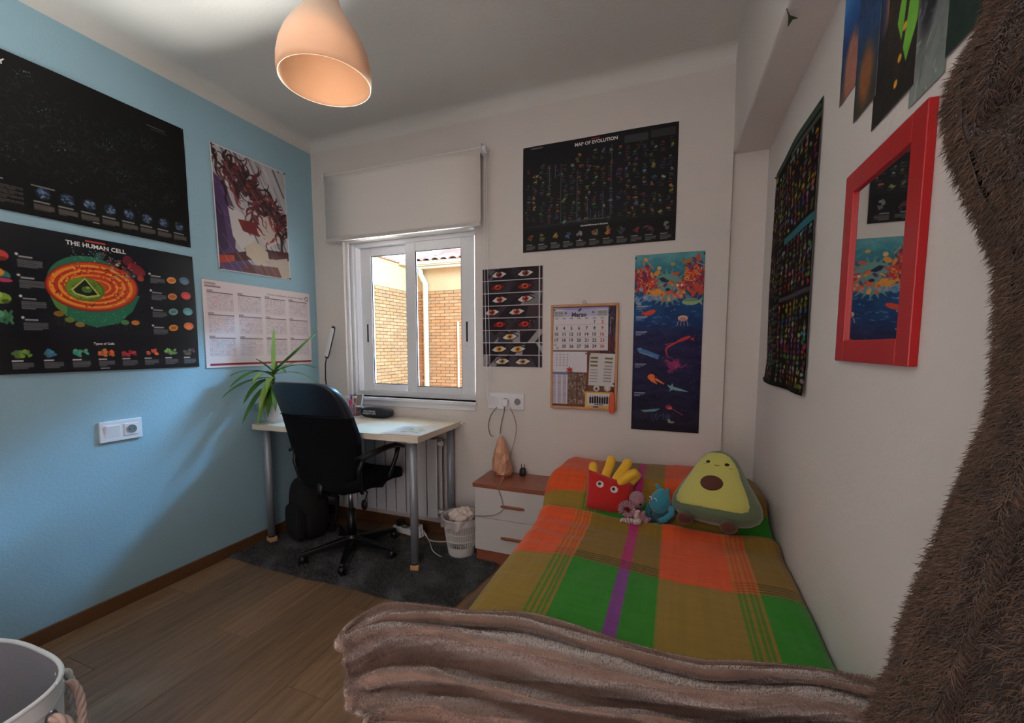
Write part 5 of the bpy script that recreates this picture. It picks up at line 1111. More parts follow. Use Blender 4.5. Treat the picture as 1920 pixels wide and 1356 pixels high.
for k, (u_, v_, c) in enumerate(((.06, .05, (50, 110, 60)), (.545, .465, (120, 40, 40)), (.60, .47, (110, 50, 60)), (.43, .06, (60, 56, 90)), (.95, .745, (40, 36, 40)), (.535, .79, (206, 196, 196)))):
    t = thing('push_pin', ('green', 'dark red', 'maroon', 'navy', 'black', 'white')[k] + ' push pin ' + ('in the top left corner of the calendar', 'on the right edge of the note sheet', 'at the top of the olive barred list', 'holding the calendar at its top centre', 'beside the grey badge', 'left of the bird badge')[k], 'pin', (BX + u_ * BW_, YB - 0.0175, BZ + BH_ * (1 - v_)))
    MB().lathe([(0, 0.008), (0.004, 0.0075), (0.003, 0.004), (0.0045, 0.001), (0.0, 0.0)], 12, M=Matrix.Rotation(PI / 2, 4, 'X')).build('head', mat('pin_%d' % k, c, 0.3), t, smooth=True)

# ------------------------------------------------------------------ mirror
mr = thing('mirror', 'mirror in a thick bright red frame on the right wall', 'mirror', (XR, 1.309, 1.222), -PI / 2)
redm = mat('frame_red', (172, 14, 22), 0.35)
MW, MH = 0.366, 0.448
frame_mb(0, MW, 0, MH, .050, .050, .050, .050, -0.015, 0).build('frame', redm, mr, bevel=0.002)
MB().box(0.048, MW - 0.048, -0.008, -0.004, 0.048, MH - 0.048).build('glass', mat('mirror_glass', (232, 236, 236), 0.01, metal=1.0), mr)

# ------------------------------------------------------------------ ivy on the beam
iv = thing('ivy_garland', 'green ivy sprig hanging from the top of the ceiling beam', 'plant', (0.272, 1.503, 2.222))
ivm = mat('ivy_leaf', (52, 74, 36), 0.5)
MB().tube([(0.004, 0.01, 0.0), (0.0, 0.0, 0.06), (-0.012, -0.01, 0.14), (-0.02, 0.0, 0.25), (-0.02, -0.02, 0.40), (-0.02, -0.02, 0.465)], 0.0018, 6).build('vine', ivm, iv, smooth=True)
MB().tube([(-0.002, 0.0, 0.05), (0.015, -0.03, 0.03), (0.03, -0.05, 0.0)], 0.0012, 5).build('vine', ivm, iv, smooth=True)
for k, (x_, y_, z_, s_, a_) in enumerate([(0.0, 0.01, 0.008, 0.050, 0.9), (-0.01, -0.02, 0.12, 0.034, 2.0), (-0.022, 0.015, 0.21, 0.03, 0.8), (-0.022, -0.03, 0.33, 0.032, 1.6)]):
    out = [(0, -1.0), (.35, -.55), (.95, -.35), (.62, .05), (.75, .62), (.22, .5), (0, .75), (-.22, .5), (-.75, .62), (-.62, .05), (-.95, -.35), (-.35, -.55)]
    M_ = Matrix.Translation((x_ + 0.012, y_, z_)) @ Matrix.Rotation(a_, 4, 'Z') @ Matrix.Rotation(0.25, 4, 'X')
    vs = [M_ @ Vector((0, 0.004, 0))] + [M_ @ Vector((p[0] * s_ * .7, -0.004 * abs(p[0]), p[1] * s_)) for p in out]
    MB().add(vs, [(0, i + 1, (i + 1) % 12 + 1) for i in range(12)]).build('leaf', ivm, iv)

# ------------------------------------------------------------------ bed, mattress, bedspread
bed = thing('single_bed', 'low single bed against the right wall under the plaid bedspread', 'bed', (-0.09, 1.50, 0))
MB().box(-0.44, 0.455, -0.93, 0.90, 0.10, 0.24).build('base', mat('bed_base', (120, 90, 70), 0.6), bed, bevel=0.005)
MB().sell((0.008, -0.015, 0.365), (0.447, 0.915, 0.125), 0.2, 0.12, 48, 16).build('mattress', mat('mattress_cloth', (220, 216, 208), 0.9), bed, smooth=True)
for sx_ in (-0.40, 0.42):
    for sy_ in (-0.86, 0.84): MB().box(sx_ - .025, sx_ + .025, sy_ - .025, sy_ + .025, 0, 0.1).build('leg', dark, bed, bevel=0.003)
pil = MB().sell((0, 0, 0), (0.37, 0.19, 0.05), 0.7, 0.35, 40, 16).build('pillow', mat('pillow_cotton', (216, 210, 200), 0.9), None, smooth=True, loc=(-0.09, 2.19, 0.553))
tag(pil, 'pillow under the head end of the plaid bedspread', 'pillow')
SY0, SY1 = 0.56, 2.425
def bedtop(x, y):
    """top of the bedspread (arrays)"""
    z = 0.517 + 0.006 * np.sin(x * 7 + y * 3) - 0.016 * np.clip((x - 0.15) / 0.24, 0, 1) ** 2 - 0.012 * np.clip((1.5 - y), 0, 1) * np.clip(x / .3, 0, 1)
    p = np.clip((y - 1.84) / 0.20, 0, 1); p = p * p * (3 - 2 * p); q = np.clip((y - 2.22) / 0.22, 0, 1)
    z = z + 0.135 * p * (1 - 0.42 * q * q) * (1 - 0.25 * np.clip((x - 0.25) / .15, 0, 1))
    z = z - 0.018 * np.exp(-((y - 1.835 - 0.012 * np.sin(x * 9)) / 0.022) ** 2) + 0.026 * np.exp(-((y - 1.79) / 0.05) ** 2)
    # wrinkles
    z = z + 0.0035 * np.sin(y * 55 + x * 22 + 2 * np.sin(x * 9)) * np.exp(-((y - 1.62) / 0.16) ** 2) * np.exp(-((x + 0.42) / 0.14) ** 2) * 1.4
    z = z + 0.003 * fnoise(x * 7 + y * 2, y * 4, 77, 3) + 0.0018 * fnoise(x * 16, y * 9 - x * 7, 78, 3)
    z = z - 0.02 * np.exp(-(((x - 0.17) / 0.13) ** 2 + ((y - 1.80) / 0.10) ** 2))
    return z
NU, NV = 300, 540
s_ = np.linspace(0, 1, NU); v_ = np.linspace(0, 1, NV); Sg, Vg = np.meshgrid(s_, v_)
# cloth coordinate across: starts at the hem on the left side of the bed, climbs, crosses to the wall
CLW = 1.34; Cx = Sg * CLW            # metres along the cloth
drop = 0.36
def spreadP():
    Y = SY0 + Vg * (SY1 - SY0); R = 0.055; XLB = -0.555 - 0.02 * np.exp(-((Y - 1.95) / .1) ** 2) ; arc = R * PI / 2
    X = np.zeros_like(Y); Z = np.zeros_like(Y)
    a = np.clip((Cx - drop) / arc, 0, 1) * PI / 2
    wv = 0.012 * np.sin(Y * 23 + 1.5 * np.sin(Y * 7)) * np.clip(1 - Cx / drop, 0, 1)
    X = XLB - wv + R * (1 - np.cos(a)) + np.clip(Cx - drop - arc, 0, None)
    X = np.minimum(X, XR - 0.006)
    top = bedtop(X, Y)
    Z = np.where(Cx < drop, top - R - (drop - Cx), top - R + R * np.sin(a))
    over = np.clip(Cx - drop - arc - (XR - 0.006 - XLB - R), 0, None); Z = Z - over * 0.9 - 0.02 * np.clip((X - (XR - .04)) / .034, 0, 1) ** 2
    return np.stack([X, Y, Z], 2)
SP = spreadP()
# plaid: warp stripes across X, weft bands along Y
Xc = SP[..., 0]; Yc = SP[..., 1]; side = np.clip(drop - Cx, 0, None); U = np.where(Cx < drop, -0.555 - side, Xc)
sy = Yc + 0.010 * np.sin(U * 9 + 1)
ORA, OLV, GRN, MAG, PUR, YEL = (214, 84, 40), (134, 104, 36), (44, 128, 30), (176, 44, 110), (128, 64, 140), (176, 160, 88)
def l3(c): return np.array(lin(c)[:3])
def band(a, lo, hi, w=0.0025): return np.clip((a - lo) / w + .5, 0, 1) * np.clip((hi - a) / w + .5, 0, 1)
rowA = np.clip((sy - 1.405) / 0.004 + .5, 0, 1) * np.clip((1.80 - sy) / 0.006 + .5, 0, 1) + np.clip((sy - 1.93) / 0.006 + .5, 0, 1)
rowA = np.clip(rowA, 0, 1)[..., None]
per = (U + 0.385) % 0.575 - 0.0      # period of the warp: stripes | olive | magenta | olive | orange
def warpcol(A, B):
    C = np.zeros(U.shape + (3,)); C += 0
    st_ = band(per, 0, .072)[..., None]; o1 = band(per, .072, .229)[..., None]; mg = band(per, .229, .265)[..., None]; o2 = band(per, .265, .357)[..., None]; og = np.clip(1 - st_ - o1 - mg - o2, 0, 1)
    fine = (0.5 + 0.5 * np.sin(per / .072 * 2 * PI * 4.5) > 0.62).astype(float)[..., None]
    return (st_ * (fine * l3(A[1]) + (1 - fine) * l3(A[0])) + o1 * l3(A[2]) + mg * l3(A[3]) + o2 * l3(A[2]) + og * l3(A[4])), st_, og
CA, st_, og = warpcol(((190, 82, 38), (188, 112, 46), OLV, MAG, ORA), 0)
CB, _, _ = warpcol(((76, 122, 34), (146, 116, 46), GRN, PUR, (146, 118, 48)), 0)
SC_ = CA * rowA + CB * (1 - rowA)
dk_ = 0
for k in range(4): dk_ = dk_ + band(sy, 1.412 + k * .0145, 1.4185 + k * .0145, .003)
dk_ = np.clip(dk_, 0, 1)[..., None] * (1 - og) * (1 - 0.45 * st_)
SC_ = SC_ * (1 - dk_ * 0.8) + l3((60, 48, 12)) * dk_ * 0.8
# weave irregularity
SC_ = SC_ * (1 + 0.10 * fnoise(U * 90, Yc * 4, 9, 2)[..., None] * 0.5) * (1 + 0.05 * fnoise(U * 5, Yc * 90, 10, 2)[..., None])
clothm = vcol_mat('plaid_cotton', 0.85, 0.2, bump=0.15, bscale=600, sheen=0.15)
sp_o = mesh_np('bedspread', SP.reshape(-1, 3), gridF(NU, NV), clothm, cols=np.clip(SC_, 0, 1).reshape(-1, 3))
tag(sp_o, 'plaid bedspread in orange, olive, green and magenta covering the single bed', 'bedspread')
def bz_at(x, y): return float(bedtop(np.array([float(x)]), np.array([float(y)]))[0])

# ------------------------------------------------------------------ fleece blanket bunched over the foot of the bed
fm = vcol_mat('fleece', 0.85, 0.25, sheen=1.0)
top_px = [(700, 1225), (641, 1203), (662, 1166), (724, 1133), (800, 1135), (875, 1146), (980, 1151), (1100, 1184), (1200, 1212), (1300, 1240), (1420, 1246), (1530, 1252), (1620, 1272), (1690, 1290)]
def offs(dy, zz, left, extra=None):
    """ridge line parallel to the top silhouette; dy px lower"""
    out = []
    for i, (x, y) in enumerate(top_px):
        d = dy[i] if isinstance(dy, (list, tuple)) else dy; z = zz[i] if isinstance(zz, (list, tuple)) else zz
        if i == 0: p = atZ(left[0] + 50, left[1] + 20, max(0.2, z - 0.10)); p.y += 0.10
        elif i == 1: p = atZ(left[0], left[1], z - 0.01)
        else: p = atZ(x + (left[0] - 641) * (0.6 if i == 2 else 0), y + d, z)
        out.append(p)
    return out
rows = []
A_ = offs(0, 0.605, (641, 1203))
for k, (dy_, z_) in enumerate([(0.03, 0.50), (0.015, 0.565)]): rows.append([Vector((p.x, p.y + dy_ + 0.01, z_)) for p in A_])
rows[0][0].z = 0.45
rows.append(A_)
rows.append(offs([0, 0, 12, 14, 13, 12, 14, 13, 11, 10, 10, 12, 14, 14], 0.600, (642, 1203)))
rows.append(offs([0, 0, 20, 26, 22, 16, 22, 22, 20, 18, 22, 24, 24, 24], 0.634, (642, 1205)))
rows.append(offs([0, 0, 28, 38, 36, 34, 40, 36, 30, 30, 36, 36, 36, 36], 0.600, (643, 1207)))
rows.append(offs([0, 0, 26, 46, 44, 46, 60, 56, 52, 48, 56, 60, 60, 58], 0.660, (645, 1209)))
rows.append(offs([0, 0, 44, 56, 56, 62, 82, 78, 70, 66, 74, 76, 76, 74], 0.648, (652, 1222)))
rows.append(offs([0, 0, 72, 88, 90, 94, 110, 104, 96, 92, 98, 100, 100, 96], 0.580, (650, 1240)))
rows.append(offs([0, 0, 96, 118, 122, 122, 134, 128, 118, 112, 114, 116, 116, 110], 0.552, (652, 1262)))
rows.append(offs([0, 0, 112, 136, 136, 138, 152, 148, 136, 128, 128, 128, 126, 122], [0.53, 0.545, 0.57, 0.59] + [0.600] * 10, (655, 1285)))
rows.append(offs([0, 0, 135, 160, 158, 160, 176, 172, 160, 150, 148, 146, 142, 138], 0.560, (660, 1304)))
rows.append(offs([0, 0, 160, 188, 184, 190, 200, 196, 184, 176, 170, 166, 160, 156], [0.50, 0.52, 0.55, 0.575] + [0.590] * 10, (678, 1325)))
rows.append(offs([0, 0, 186, 214, 214, 220, 226, 222, 208, 200, 194, 188, 182, 176], 0.565, (694, 1345)))
rows.append(offs([0, 0, 240, 270, 270, 270, 270, 262, 250, 240, 232, 226, 218, 210], 0.52, (700, 1390)))
rows.append([Vector((p.x, p.y - 0.02, 0.12)) for p in rows[-1]])
BP = catmull(rows, 360, 230)
hh, ww_ = BP.shape[:2]; u, v = np.meshgrid(np.linspace(0, 1, ww_), np.linspace(0, 1, hh)); BNn = normals(BP)
if BNn[hh // 3, ww_ // 2, 2] < 0: BNn = -BNn
disp = 0.012 * fnoise(u * 3.5 + v * 5, v * 9 + u * 4, 91, 3) * np.clip(v * 4, 0, 1) + 0.004 * np.sin((v * 26 + u * 6 + 1.5 * fnoise(u * 3, v * 3, 92, 2)) * 1.6) * np.clip((v - .45) * 5, 0, 1) + 0.0025 * fnoise(u * 16, v * 22, 93, 3)
BP = BP + BNn * disp[..., None]; BP[..., 0] = np.minimum(BP[..., 0], XR - 0.008); BNn = normals(BP)
if BNn[hh // 3, ww_ // 2, 2] < 0: BNn = -BNn
bc = (0.92 + 0.10 * fnoise(u * 40, v * 30, 95, 3))[..., None] * l3((136, 108, 94))
F_ = gridF(ww_, hh)
blk_o = mesh_np('fleece_blanket', BP.reshape(-1, 3), F_[:, ::-1], fm, cols=np.clip(bc, 0, 1).reshape(-1, 3))
tag(blk_o, 'brown fleece blanket bunched across the foot of the plaid bed', 'blanket')
fur('nap', BP, BNn, 150000, 0.0048, 0.0011, fm, blk_o, lean=(0.2, -0.3, 0.1), jitter=0.5, seed=6, cols=bc * 1.05, cvar=0.16, mask=lambda a, b, r: a > 0.06)

# ------------------------------------------------------------------ shaggy curtain at the right edge
cm = vcol_mat('shaggy_curtain', 0.85, 0.2, sheen=0.3)
ZL = [0.02, 0.45, 0.75, 0.889, 0.97, 1.058, 1.14, 1.21, 1.27, 1.335, 1.40, 1.45, 1.488, 1.52, 1.546, 1.62, 1.75, 2.0, 2.3, 2.68]
XLc = [0.17, 0.18, 0.193, 0.205, 0.222, 0.242, 0.260, 0.272, 0.270, 0.267, 0.242, 0.225, 0.219, 0.225, 0.240, 0.262, 0.27, 0.265, 0.26, 0.25]
nS, nZ = 220, 420
zz = np.linspace(0.02, 2.67, nZ); zz = np.sort(np.concatenate([np.linspace(0.02, 0.8, 60), np.linspace(0.8, 1.65, 280), np.linspace(1.66, 2.67, 80)]))
ss = np.linspace(0, 1, nS); S2, Z2_ = np.meshgrid(ss, zz); xl = np.interp(Z2_, ZL, XLc) + 0.013
# closed, gathered column of cloth: s runs round the front from the left edge to the wall side and back
xr = XR - 0.016; th = S2 * 2 * PI; cxx = (xl + xr) / 2; rx = (xr - xl) / 2
tie = np.exp(-((Z2_ - 1.27) / 0.12) ** 2); fold = 0.044 * (1 - .6 * tie) * np.sin(th * 6 + 0.6 + (Z2_ - 1.27) * 2.4) + 0.008 * np.sin(th * 11 + Z2_ * 3)
fold = fold * np.clip(np.sin(th / 2) * 1.4, 0, 1)
ry = 0.075 * (1 - 0.35 * tie)
Xk = cxx - rx * np.sign(np.cos(th)) * np.abs(np.cos(th)) ** 0.8; Yk = 0.52 - ry * np.sin(th) - fold * np.abs(np.sin(th))
Xk = Xk + 0.004 * fnoise(S2 * 20, Z2_ * 12, 55, 3)
# deep diagonal crease above the tie where the cloth is folded over
cre = np.exp(-(((Xk - (0.262 + (Z2_ - 1.47) * 0.55)) / 0.016) ** 2)) * np.clip((Z2_ - 1.43) / 0.03, 0, 1) * np.clip((1.75 - Z2_) / .1, 0, 1); Yk = Yk + 0.05 * cre * (np.sin(th) > 0)
CP = np.stack([Xk, Yk, Z2_], 2); CN = normals(CP)
if CN[200, 55, 1] > 0: CN = -CN
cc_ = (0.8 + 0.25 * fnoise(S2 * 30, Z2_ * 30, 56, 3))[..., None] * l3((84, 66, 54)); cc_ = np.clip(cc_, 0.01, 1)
cur = mesh_np('curtain', CP.reshape(-1, 3), gridF(nS, len(zz)), cm, cols=(cc_ * .28).reshape(-1, 3))  # core cloth darkened to paint shade into the creases under the shag
tag(cur, 'brown shaggy curtain gathered at the right edge next to the mirror', 'curtain')
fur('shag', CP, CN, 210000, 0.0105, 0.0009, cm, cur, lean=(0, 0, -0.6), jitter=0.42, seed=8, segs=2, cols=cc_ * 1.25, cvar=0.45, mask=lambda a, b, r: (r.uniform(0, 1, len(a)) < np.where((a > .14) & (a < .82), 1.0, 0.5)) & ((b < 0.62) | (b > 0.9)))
MB().tube([(0.385 - 0.0, 0.52, 1.27), (0.392, 0.52, 1.27)], 0.012, 10).build('tieback_hook', metal, cur)

# ------------------------------------------------------------------ canvas basket lower left
bk = thing('storage_basket', 'white canvas storage basket with twisted rope handles on the floor', 'basket', (-1.595, 0.335, 0))
cvm = mat('canvas_white', (222, 230, 234), 0.85, bump=0.25, bscale=350); cvi = mat('canvas_lining', (150, 152, 160), 0.9, bump=0.2, bscale=200)
def bsk(u, v, k=1.0, t=0.0):
    a = 2 * PI * u; e = 0.72; sg = lambda q: math.copysign(abs(q) ** e, q); r = 0.92 + 0.08 * v
    return ((0.262 * r - t) * sg(math.cos(a)) + 0.006 * math.sin(a * 3), (0.232 * r - t) * sg(math.sin(a)) + 0.008 * math.cos(a * 2), 0.005 + v * (0.435 + 0.012 * math.sin(a * 2 + 0.6) - 0.010 * math.cos(a)))
MB().grid(lambda u, v: bsk(u, v), 96, 24).build('body', cvm, bk, smooth=True)
MB().grid(lambda u, v: bsk(1 - u, v, 1, 0.006), 96, 24).build('lining', cvi, bk, smooth=True)
MB().tube([bsk(k / 96, 1.0, 1, 0.003) for k in range(97)], 0.0055, 8, caps=False).build('rim', cvm, bk, smooth=True)
MB().tube([tuple(np.array(bsk(k / 96, 0.90, 1, -0.0012))) for k in range(97)], 0.0011, 5, caps=False).build('stitching', mat('stitch', (170, 176, 180), 0.8), bk)
MB().lathe([(0, 0.006), (0.235, 0.006)], 48, sx=1.0, sy=0.86).build('bottom', cvi, bk)
ropem = mat('rope_tan', (200, 176, 166), 0.85); ropew = mat('rope_white', (206, 210, 208), 0.85)
def rope(pts, m, nm='rope_handle', r=0.010, par=None, twist=46):
    pts = [Vector(p) for p in pts]; A = np.array([[list(p)] for p in pts], float)
    K = len(pts); out = []
    for q in range((K - 1) * 14 + 1):
        tt = q / 14; i = min(int(tt), K - 2); f = tt - i; g = lambda k: A[max(0, min(K - 1, k)), 0]
        p0, p1, p2, p3 = g(i - 1), g(i), g(i + 1), g(i + 2); out.append(Vector(0.5 * (2 * p1 + (p2 - p0) * f + (2 * p0 - 5 * p1 + 4 * p2 - p3) * f ** 2 + (3 * p1 - p0 - 3 * p2 + p3) * f ** 3)))
    mb = MB()
    for s in range(3):
        st2 = []; d = 0
        for i, p in enumerate(out):
            t = (out[min(i + 1, len(out) - 1)] - out[max(0, i - 1)]).normalized(); a = t.cross(Vector((0.3, 0.2, 1))).normalized(); b_ = t.cross(a)
            if i: d += (p - out[i - 1]).length
            an = d * twist * 2 + s * 2 * PI / 3; st2.append(p + (a * math.cos(an) + b_ * math.sin(an)) * r * 0.5)
        mb.tube(st2, r * 0.58, 6)
    o = mb.build(nm, m, par, smooth=True); o['kind'] = 'stuff'; return o
def bpt(deg, z, out=0.0):
    p = Vector(bsk(((deg % 360) / 360), z / 0.44)); n_ = Vector((p.x, p.y, 0)).normalized(); return p + n_ * out
for e in (bpt(62, 0.385, 0.002), bpt(30, 0.375, 0.002)):
    M_ = Matrix.Translation(e) @ Vector((e.x, e.y, 0)).to_track_quat('Z', 'Y').to_matrix().to_4x4()
    MB().lathe([(0.010, 0.0), (0.012, 0.003), (0.017, 0.003), (0.019, 0.0)], 24, M=M_).build('grommet', metal, bk, smooth=True)
rope([bpt(30, 0.375, -0.01), bpt(30, 0.375, 0.018), bpt(33, 0.34, 0.034), bpt(38, 0.26, 0.036), bpt(46, 0.21, 0.036), bpt(54, 0.26, 0.034), bpt(60, 0.34, 0.03), bpt(62, 0.385, 0.016), bpt(62, 0.385, -0.01)], ropem, par=bk)
rope([bpt(72, 0.40, -0.004), bpt(72, 0.395, 0.014), bpt(70, 0.33, 0.022), bpt(66, 0.22, 0.026), bpt(60, 0.10, 0.028)], ropew, par=bk)

# ------------------------------------------------------------------ plush toys on the bed
def eye_patch(name, m, par, M, pts, h=0.002):
    vs = [M @ Vector((x, -h, z)) for x, z in pts]; c = M @ Vector((0, -h * 1.8, 0)); mb = MB(); mb.add([c] + vs, [(0, i + 1, (i + 1) % len(vs) + 1) for i in range(len(vs))]); return mb.build(name, m, par, smooth=True)
def circ(r, n=20, sx=1, sz=1, cx=0, cz=0): return [(cx + r * sx * math.cos(2 * PI * k / n), cz + r * sz * math.sin(2 * PI * k / n)) for k in range(n)]
wfelt = mat('felt_white', (224, 206, 204), 0.8); kfelt = mat('felt_black', (22, 16, 18), 0.5)
# fries
fz0 = bz_at(-0.24, 1.83) + 0.004
fr_ = thing('fries_plush', 'red and yellow plush pouch of fries with two eyes leaning on the pillow', 'plush toy', (-0.265, 1.885, fz0), rot=(math.radians(-22), math.radians(5), math.radians(9)))
redp = mat('plush_red', (188, 20, 18), 0.85, sheen=0.4, bump=0.2, bscale=90); yel = mat('plush_yellow', (232, 180, 40), 0.85, sheen=0.4, bump=0.2, bscale=90)
def pouch(p):
    u = p.x / 0.105; v = p.z / 0.085
    e = (1 - abs(u) ** 3) ** .5 if abs(u) < 1 else 0; e2 = (1 - abs(v) ** 3) ** .5 if abs(v) < 1 else 0
    return (p.x * (1.0 + 0.04 * v - 0.06 * (1 - v * v)), p.y * (0.25 + 0.75 * e * e2), p.z - (0.020 * u * (1 if v > 0 else .3)) - 0.012 * (1 - u * u) * (1 if v > 0 else -0.2) * abs(v))
MB().sell((0, 0, 0.085), (0.105, 0.045, 0.085), 0.25, 0.3, 56, 36, pouch).build('pouch', redp, fr_, smooth=True)
for k, (pts, r) in enumerate([([(-0.075, 0.0, 0.12), (-0.08, 0, 0.17), (-0.083, 0.0, 0.20)], 0.020), ([(-0.025, 0.008, 0.11), (-0.02, 0.008, 0.17), (-0.008, 0.006, 0.215), (-0.004, 0.004, 0.24)], 0.021),
                              ([(0.01, 0.0, 0.10), (0.03, 0, 0.16), (0.058, 0.0, 0.21), (0.070, -0.002, 0.235)], 0.022), ([(0.02, -0.016, 0.10), (0.05, -0.016, 0.145), (0.08, -0.018, 0.175), (0.100, -0.018, 0.19)], 0.022), ([(0.055, 0.01, 0.09), (0.085, 0.01, 0.14), (0.108, 0.008, 0.175), (0.115, 0.006, 0.185)], 0.020)]):
    P_ = [Vector(p) for p in pts]; d0 = (P_[-1] - P_[-2]).normalized()
    P_ += [P_[-1] + d0 * r * 0.5, P_[-1] + d0 * r * 0.85, P_[-1] + d0 * r * 1.0]; R_ = [r] * len(pts) + [r * .86, r * .52, r * .05]
    MB().tube(P_, R_, 18).build('fry', yel, fr_, smooth=True)
for x_, z_ in ((-0.045, 0.118), (0.018, 0.104)):
    M_ = Matrix.Translation((x_, -0.0435, z_))
    e = eye_patch('eye', wfelt, fr_, M_, circ(0.0165, 20, 1, 0.92), 0.0045); eye_patch('pupil', kfelt, e, M_ @ Matrix.Translation((-0.003, -0.006, 0.002)), circ(0.007, 16), 0.003)
# octopus
oc = thing('octopus_plush', 'crocheted mauve octopus with curly tentacles in front of the red plush', 'plush toy', (-0.135, 1.80, bz_at(-0.13, 1.80) + 0.012), 0.1)
mau = mat('yarn_mauve', (166, 124, 136), 0.9, bump=0.7, bscale=160); pale_ = mat('yarn_pale', (206, 184, 178), 0.9, bump=0.7, bscale=160)
MB().sell((0.005, 0.03, 0.068), (0.034, 0.031, 0.036), 1, 1, 24, 16).build('head', mau, oc, smooth=True)
for x_ in (-0.014, 0.018): eye_patch('eye', kfelt, oc, Matrix.Translation((x_, 0.0, 0.058)) @ Matrix.Rotation(0.3 * x_ / .018, 4, 'Z'), circ(0.0055, 14), 0.0005)
def curl(p0, axis, m, n_loops, R0, R1, L_, tr=0.0065, ph=0.0):
    ax = Vector(axis).normalized(); a = ax.orthogonal().normalized(); b_ = ax.cross(a); pts = []; N = int(n_loops * 12)
    for k in range(N + 1):
        t = k / N; an = ph + t * n_loops * 2 * PI; r = R0 * (1 - t) + R1 * t; pts.append(Vector(p0) + ax * L_ * t + (a * math.cos(an) + b_ * math.sin(an)) * r)
    MB().tube(pts, [tr * (0.75 + .25 * math.sin(k * 0.9)) for k in range(N + 1)], 7).build('tentacle', m, oc, smooth=True)
def arcurl(cx, cy, cz, R, a0, a1, m, loops=9, rr_=0.010, plane='xz'):
    pts = []; N = loops * 10
    for k in range(N + 1):
        t = k / N; a = a0 + (a1 - a0) * t; c = Vector((cx + R * math.cos(a), cy, cz + R * math.sin(a))); rad2 = Vector((math.cos(a), 0, math.sin(a))); b_ = t * loops * 2 * PI
        pts.append(c + (rad2 * math.cos(b_) + Vector((0, 1, 0)) * math.sin(b_)) * rr_)
    MB().tube(pts, 0.0048, 7).build('tentacle', m, oc, smooth=True)
arcurl(-0.035, 0.0, 0.032, 0.026, 0.3, 3.6, mau, 10); arcurl(-0.030, -0.006, 0.028, 0.020, 3.4, 6.6, mau, 8, 0.009)
curl((0.002, -0.006, 0.038), (0.1, -0.3, -1), pale_, 5, 0.010, 0.006, 0.045); curl((-0.005, -0.03, -0.004), (-1, -0.1, 0.05), pale_, 5, 0.008, 0.005, 0.055); curl((0.014, -0.03, 0.0), (-0.4, -0.7, -0.1), pale_, 3, 0.009, 0.006, 0.028)
curl((0.022, -0.008, 0.03), (0.35, -0.2, -0.6), mau, 6, 0.012, 0.007, 0.045); curl((0.012, -0.012, 0.006), (1, -0.2, -0.05), mau, 5, 0.010, 0.006, 0.045, ph=1)
# blue toy (plain generic plush)
bt = thing('blue_plush', 'small turquoise blue plush animal with round head sitting beside the avocado', 'plush toy', (-0.035, 1.855, bz_at(-0.03, 1.85) + 0.004), math.radians(-38))
blu = mat('plush_blue', (40, 132, 156), 0.85, sheen=0.5, bump=0.2, bscale=90); blud = mat('plush_teal', (26, 84, 100), 0.85, sheen=0.4, bump=0.2, bscale=90)
MB().sell((0, 0.01, 0.05), (0.048, 0.042, 0.055), 1, 1, 28, 18).build('body', blud, bt, smooth=True)
MB().sell((0, -0.012, 0.098), (0.043, 0.043, 0.052), 1, 1, 28, 20, lambda p: (p.x * (1 - 3.5 * max(0, p.z)), p.y * (1 - 3 * max(0, p.z)) + 0.25 * max(0, p.z), p.z)).build('head', blu, bt, smooth=True)
for s in (-1, 1):
    MB().tube([(s * 0.018, 0.01, 0.135), (s * 0.026, 0.006, 0.152), (s * 0.036, 0.0, 0.160)], [0.010, 0.008, 0.003], 10).build('ear', blu, bt, smooth=True)
    MB().tube([(s * 0.042, 0.01, 0.085), (s * 0.055, -0.005, 0.06), (s * 0.045, -0.035, 0.04), (s * 0.030, -0.05, 0.032)], [0.014, 0.013, 0.012, 0.009], 12).build('arm', blu, bt, smooth=True)
    MB().tube([(s * 0.02, -0.01, 0.02), (s * 0.035, -0.045, 0.014), (s * 0.036, -0.062, 0.016)], [0.018, 0.016, 0.010], 12).build('leg', blud, bt, smooth=True)
    e = eye_patch('eye', wfelt, bt, Matrix.Translation((s * 0.012, -0.0515, 0.118)) @ Matrix.Rotation(0.3, 4, 'X'), circ(0.0085), 0.003); eye_patch('pupil', mat('felt_blue', (40, 110, 140), 0.6), e, Matrix.Translation((s * 0.012, -0.056, 0.117)) @ Matrix.Rotation(0.3, 4, 'X'), circ(0.0055), 0.002)
# avocado
av = thing('avocado_plush', 'large avocado plush pillow with brown pit and small face against the corner', 'plush toy', (0.157, 1.80, bz_at(0.16, 1.80) + 0.032), rot=(math.radians(-20), math.radians(-2), math.radians(-17)))
AH = 0.298
def aw(v):   # half width by height fraction
    ks = [(0, .0), (.015, .085), (.05, .135), (.12, .168), (.2, .180), (.32, .174), (.45, .152), (.58, .126), (.70, .104), (.80, .088), (.88, .072), (.94, .053), (.98, .030), (1, 0)]
    return 0.94 * float(np.interp(v, [k[0] for k in ks], [k[1] for k in ks]))
def ad(v): return 0.60 * aw(v)
def avp(u, v):
    vv = 0.5 - 0.5 * math.cos(PI * v); a = 2 * PI * u; w_ = aw(vv); return (w_ * math.cos(a), -ad(vv) * math.sin(a) + 0.02, vv * AH)
gsk = mat('plush_green', (92, 108, 78), 0.9, sheen=0.5, bump=0.15, bscale=90); ylw = mat('plush_pale_yellow', (188, 184, 96), 0.9, sheen=0.5, bump=0.15, bscale=90); pit = mat('plush_brown', (84, 44, 28), 0.9, sheen=0.2)
MB().grid(avp, 64, 44).build('body', gsk, av, smooth=True, weld=True)
def onfront(x, z, h):
    v = min(0.999, max(0.001, z / AH)); w_ = aw(v); q = max(0.0, 1 - (x / w_) ** 2) if w_ > 0 else 0
    return (x, 0.02 - ad(v) * math.sqrt(q) - h, z)
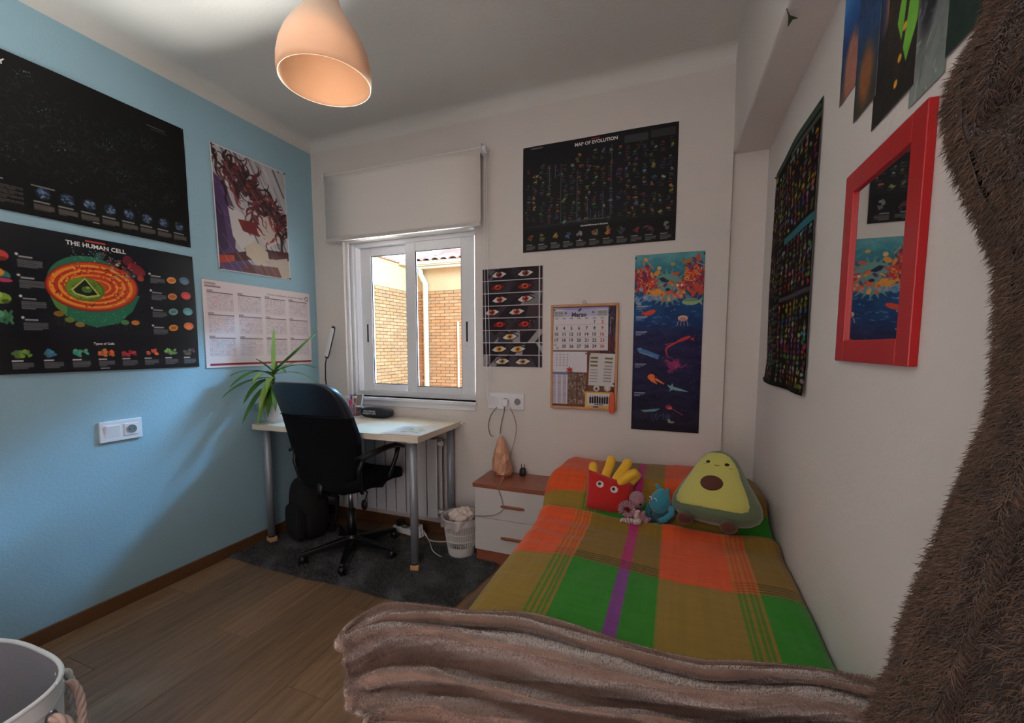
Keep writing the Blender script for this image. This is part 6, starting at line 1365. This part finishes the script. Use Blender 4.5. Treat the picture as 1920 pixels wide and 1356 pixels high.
def patch(name, m, par, cx, cz, outline, h, rings=10, dome=0.0):
    n = len(outline); mb = MB(); vs = [onfront(cx, cz, h + dome)]
    for r in range(1, rings + 1):
        t = r / rings
        for ox, oz in outline: vs.append(onfront(cx + ox * t, cz + oz * t, (h + dome * (1 - t * t)) if r < rings else -0.001))
    fs = [(0, 1 + i, 1 + (i + 1) % n) for i in range(n)]
    for r in range(rings - 1):
        for i in range(n): a = 1 + r * n + i; b2 = 1 + r * n + (i + 1) % n; fs.append((a, a + n, b2 + n, b2))
    mb.add(vs, fs); return mb.build(name, m, par, smooth=True)
ol = []
for k in range(48):
    a = 2 * PI * k / 48; zc = 0.17; 
    # inner pear shape
    d = 0.0
    for q in range(60):
        d2 = 0.004 * (q + 1); x2, z2 = d2 * math.cos(a), zc + d2 * math.sin(a)
        if z2 < 0.058 or z2 > AH - 0.008 or abs(x2 + 0.004) > aw((z2 - 0.0) / AH) * (0.85 if z2 < 0.13 else 0.85 + min(1, (z2 - .13) / .1) * 0.10) - 0.0: break
        d = d2
    ol.append((d * math.cos(a), d * math.sin(a)))
ol = [((ol[k - 1][0] + 2 * ol[k][0] + ol[(k + 1) % 48][0]) / 4, (ol[k - 1][1] + 2 * ol[k][1] + ol[(k + 1) % 48][1]) / 4) for k in range(48)]
patch('front_panel', ylw, av, 0.0, 0.17, ol, 0.004, 14)
patch('pit', pit, av, -0.004, 0.158, circ(0.045, 32, 1.0, 0.72), 0.007, 8, 0.006)
for x_, dx_ in ((-0.030, -0.004), (0.040, 0.004)):
    patch('eye', kfelt, av, x_, 0.243 - (0.004 if x_ > 0 else 0), circ(0.0095, 18, 1, 0.75), 0.0065, 5, 0.001)
    patch('cheek', mat('stitch_brown', (92, 72, 34), 0.8), av, x_ * 1.28 + dx_, 0.231 - (0.006 if x_ > 0 else 0), [(-.009, -.0022 * (1 if x_ < 0 else -1)), (.009, .0025 * (1 if x_ < 0 else -1)), (.009, .0040 * (1 if x_ < 0 else -1)), (-.009, -.0006 * (1 if x_ < 0 else -1))][::1 if x_ < 0 else -1], 0.0062, 3)
patch('mouth', MATS['stitch_brown'], av, 0.005, 0.232, [(0.014 * math.cos(PI + PI * k / 8), 0.004 * math.sin(PI + PI * k / 8) + .001) for k in range(9)] + [(0.014 * math.cos(2 * PI - PI * k / 8), 0.0025 * math.sin(2 * PI - PI * k / 8) + .001) for k in range(9)], 0.0062, 3)
for s in (-1, 1): MB().sell((s * 0.078 - 0.005, -0.085, 0.005), (0.030, 0.042, 0.024), 1, 1, 24, 14).build('foot', pit, av, smooth=True)
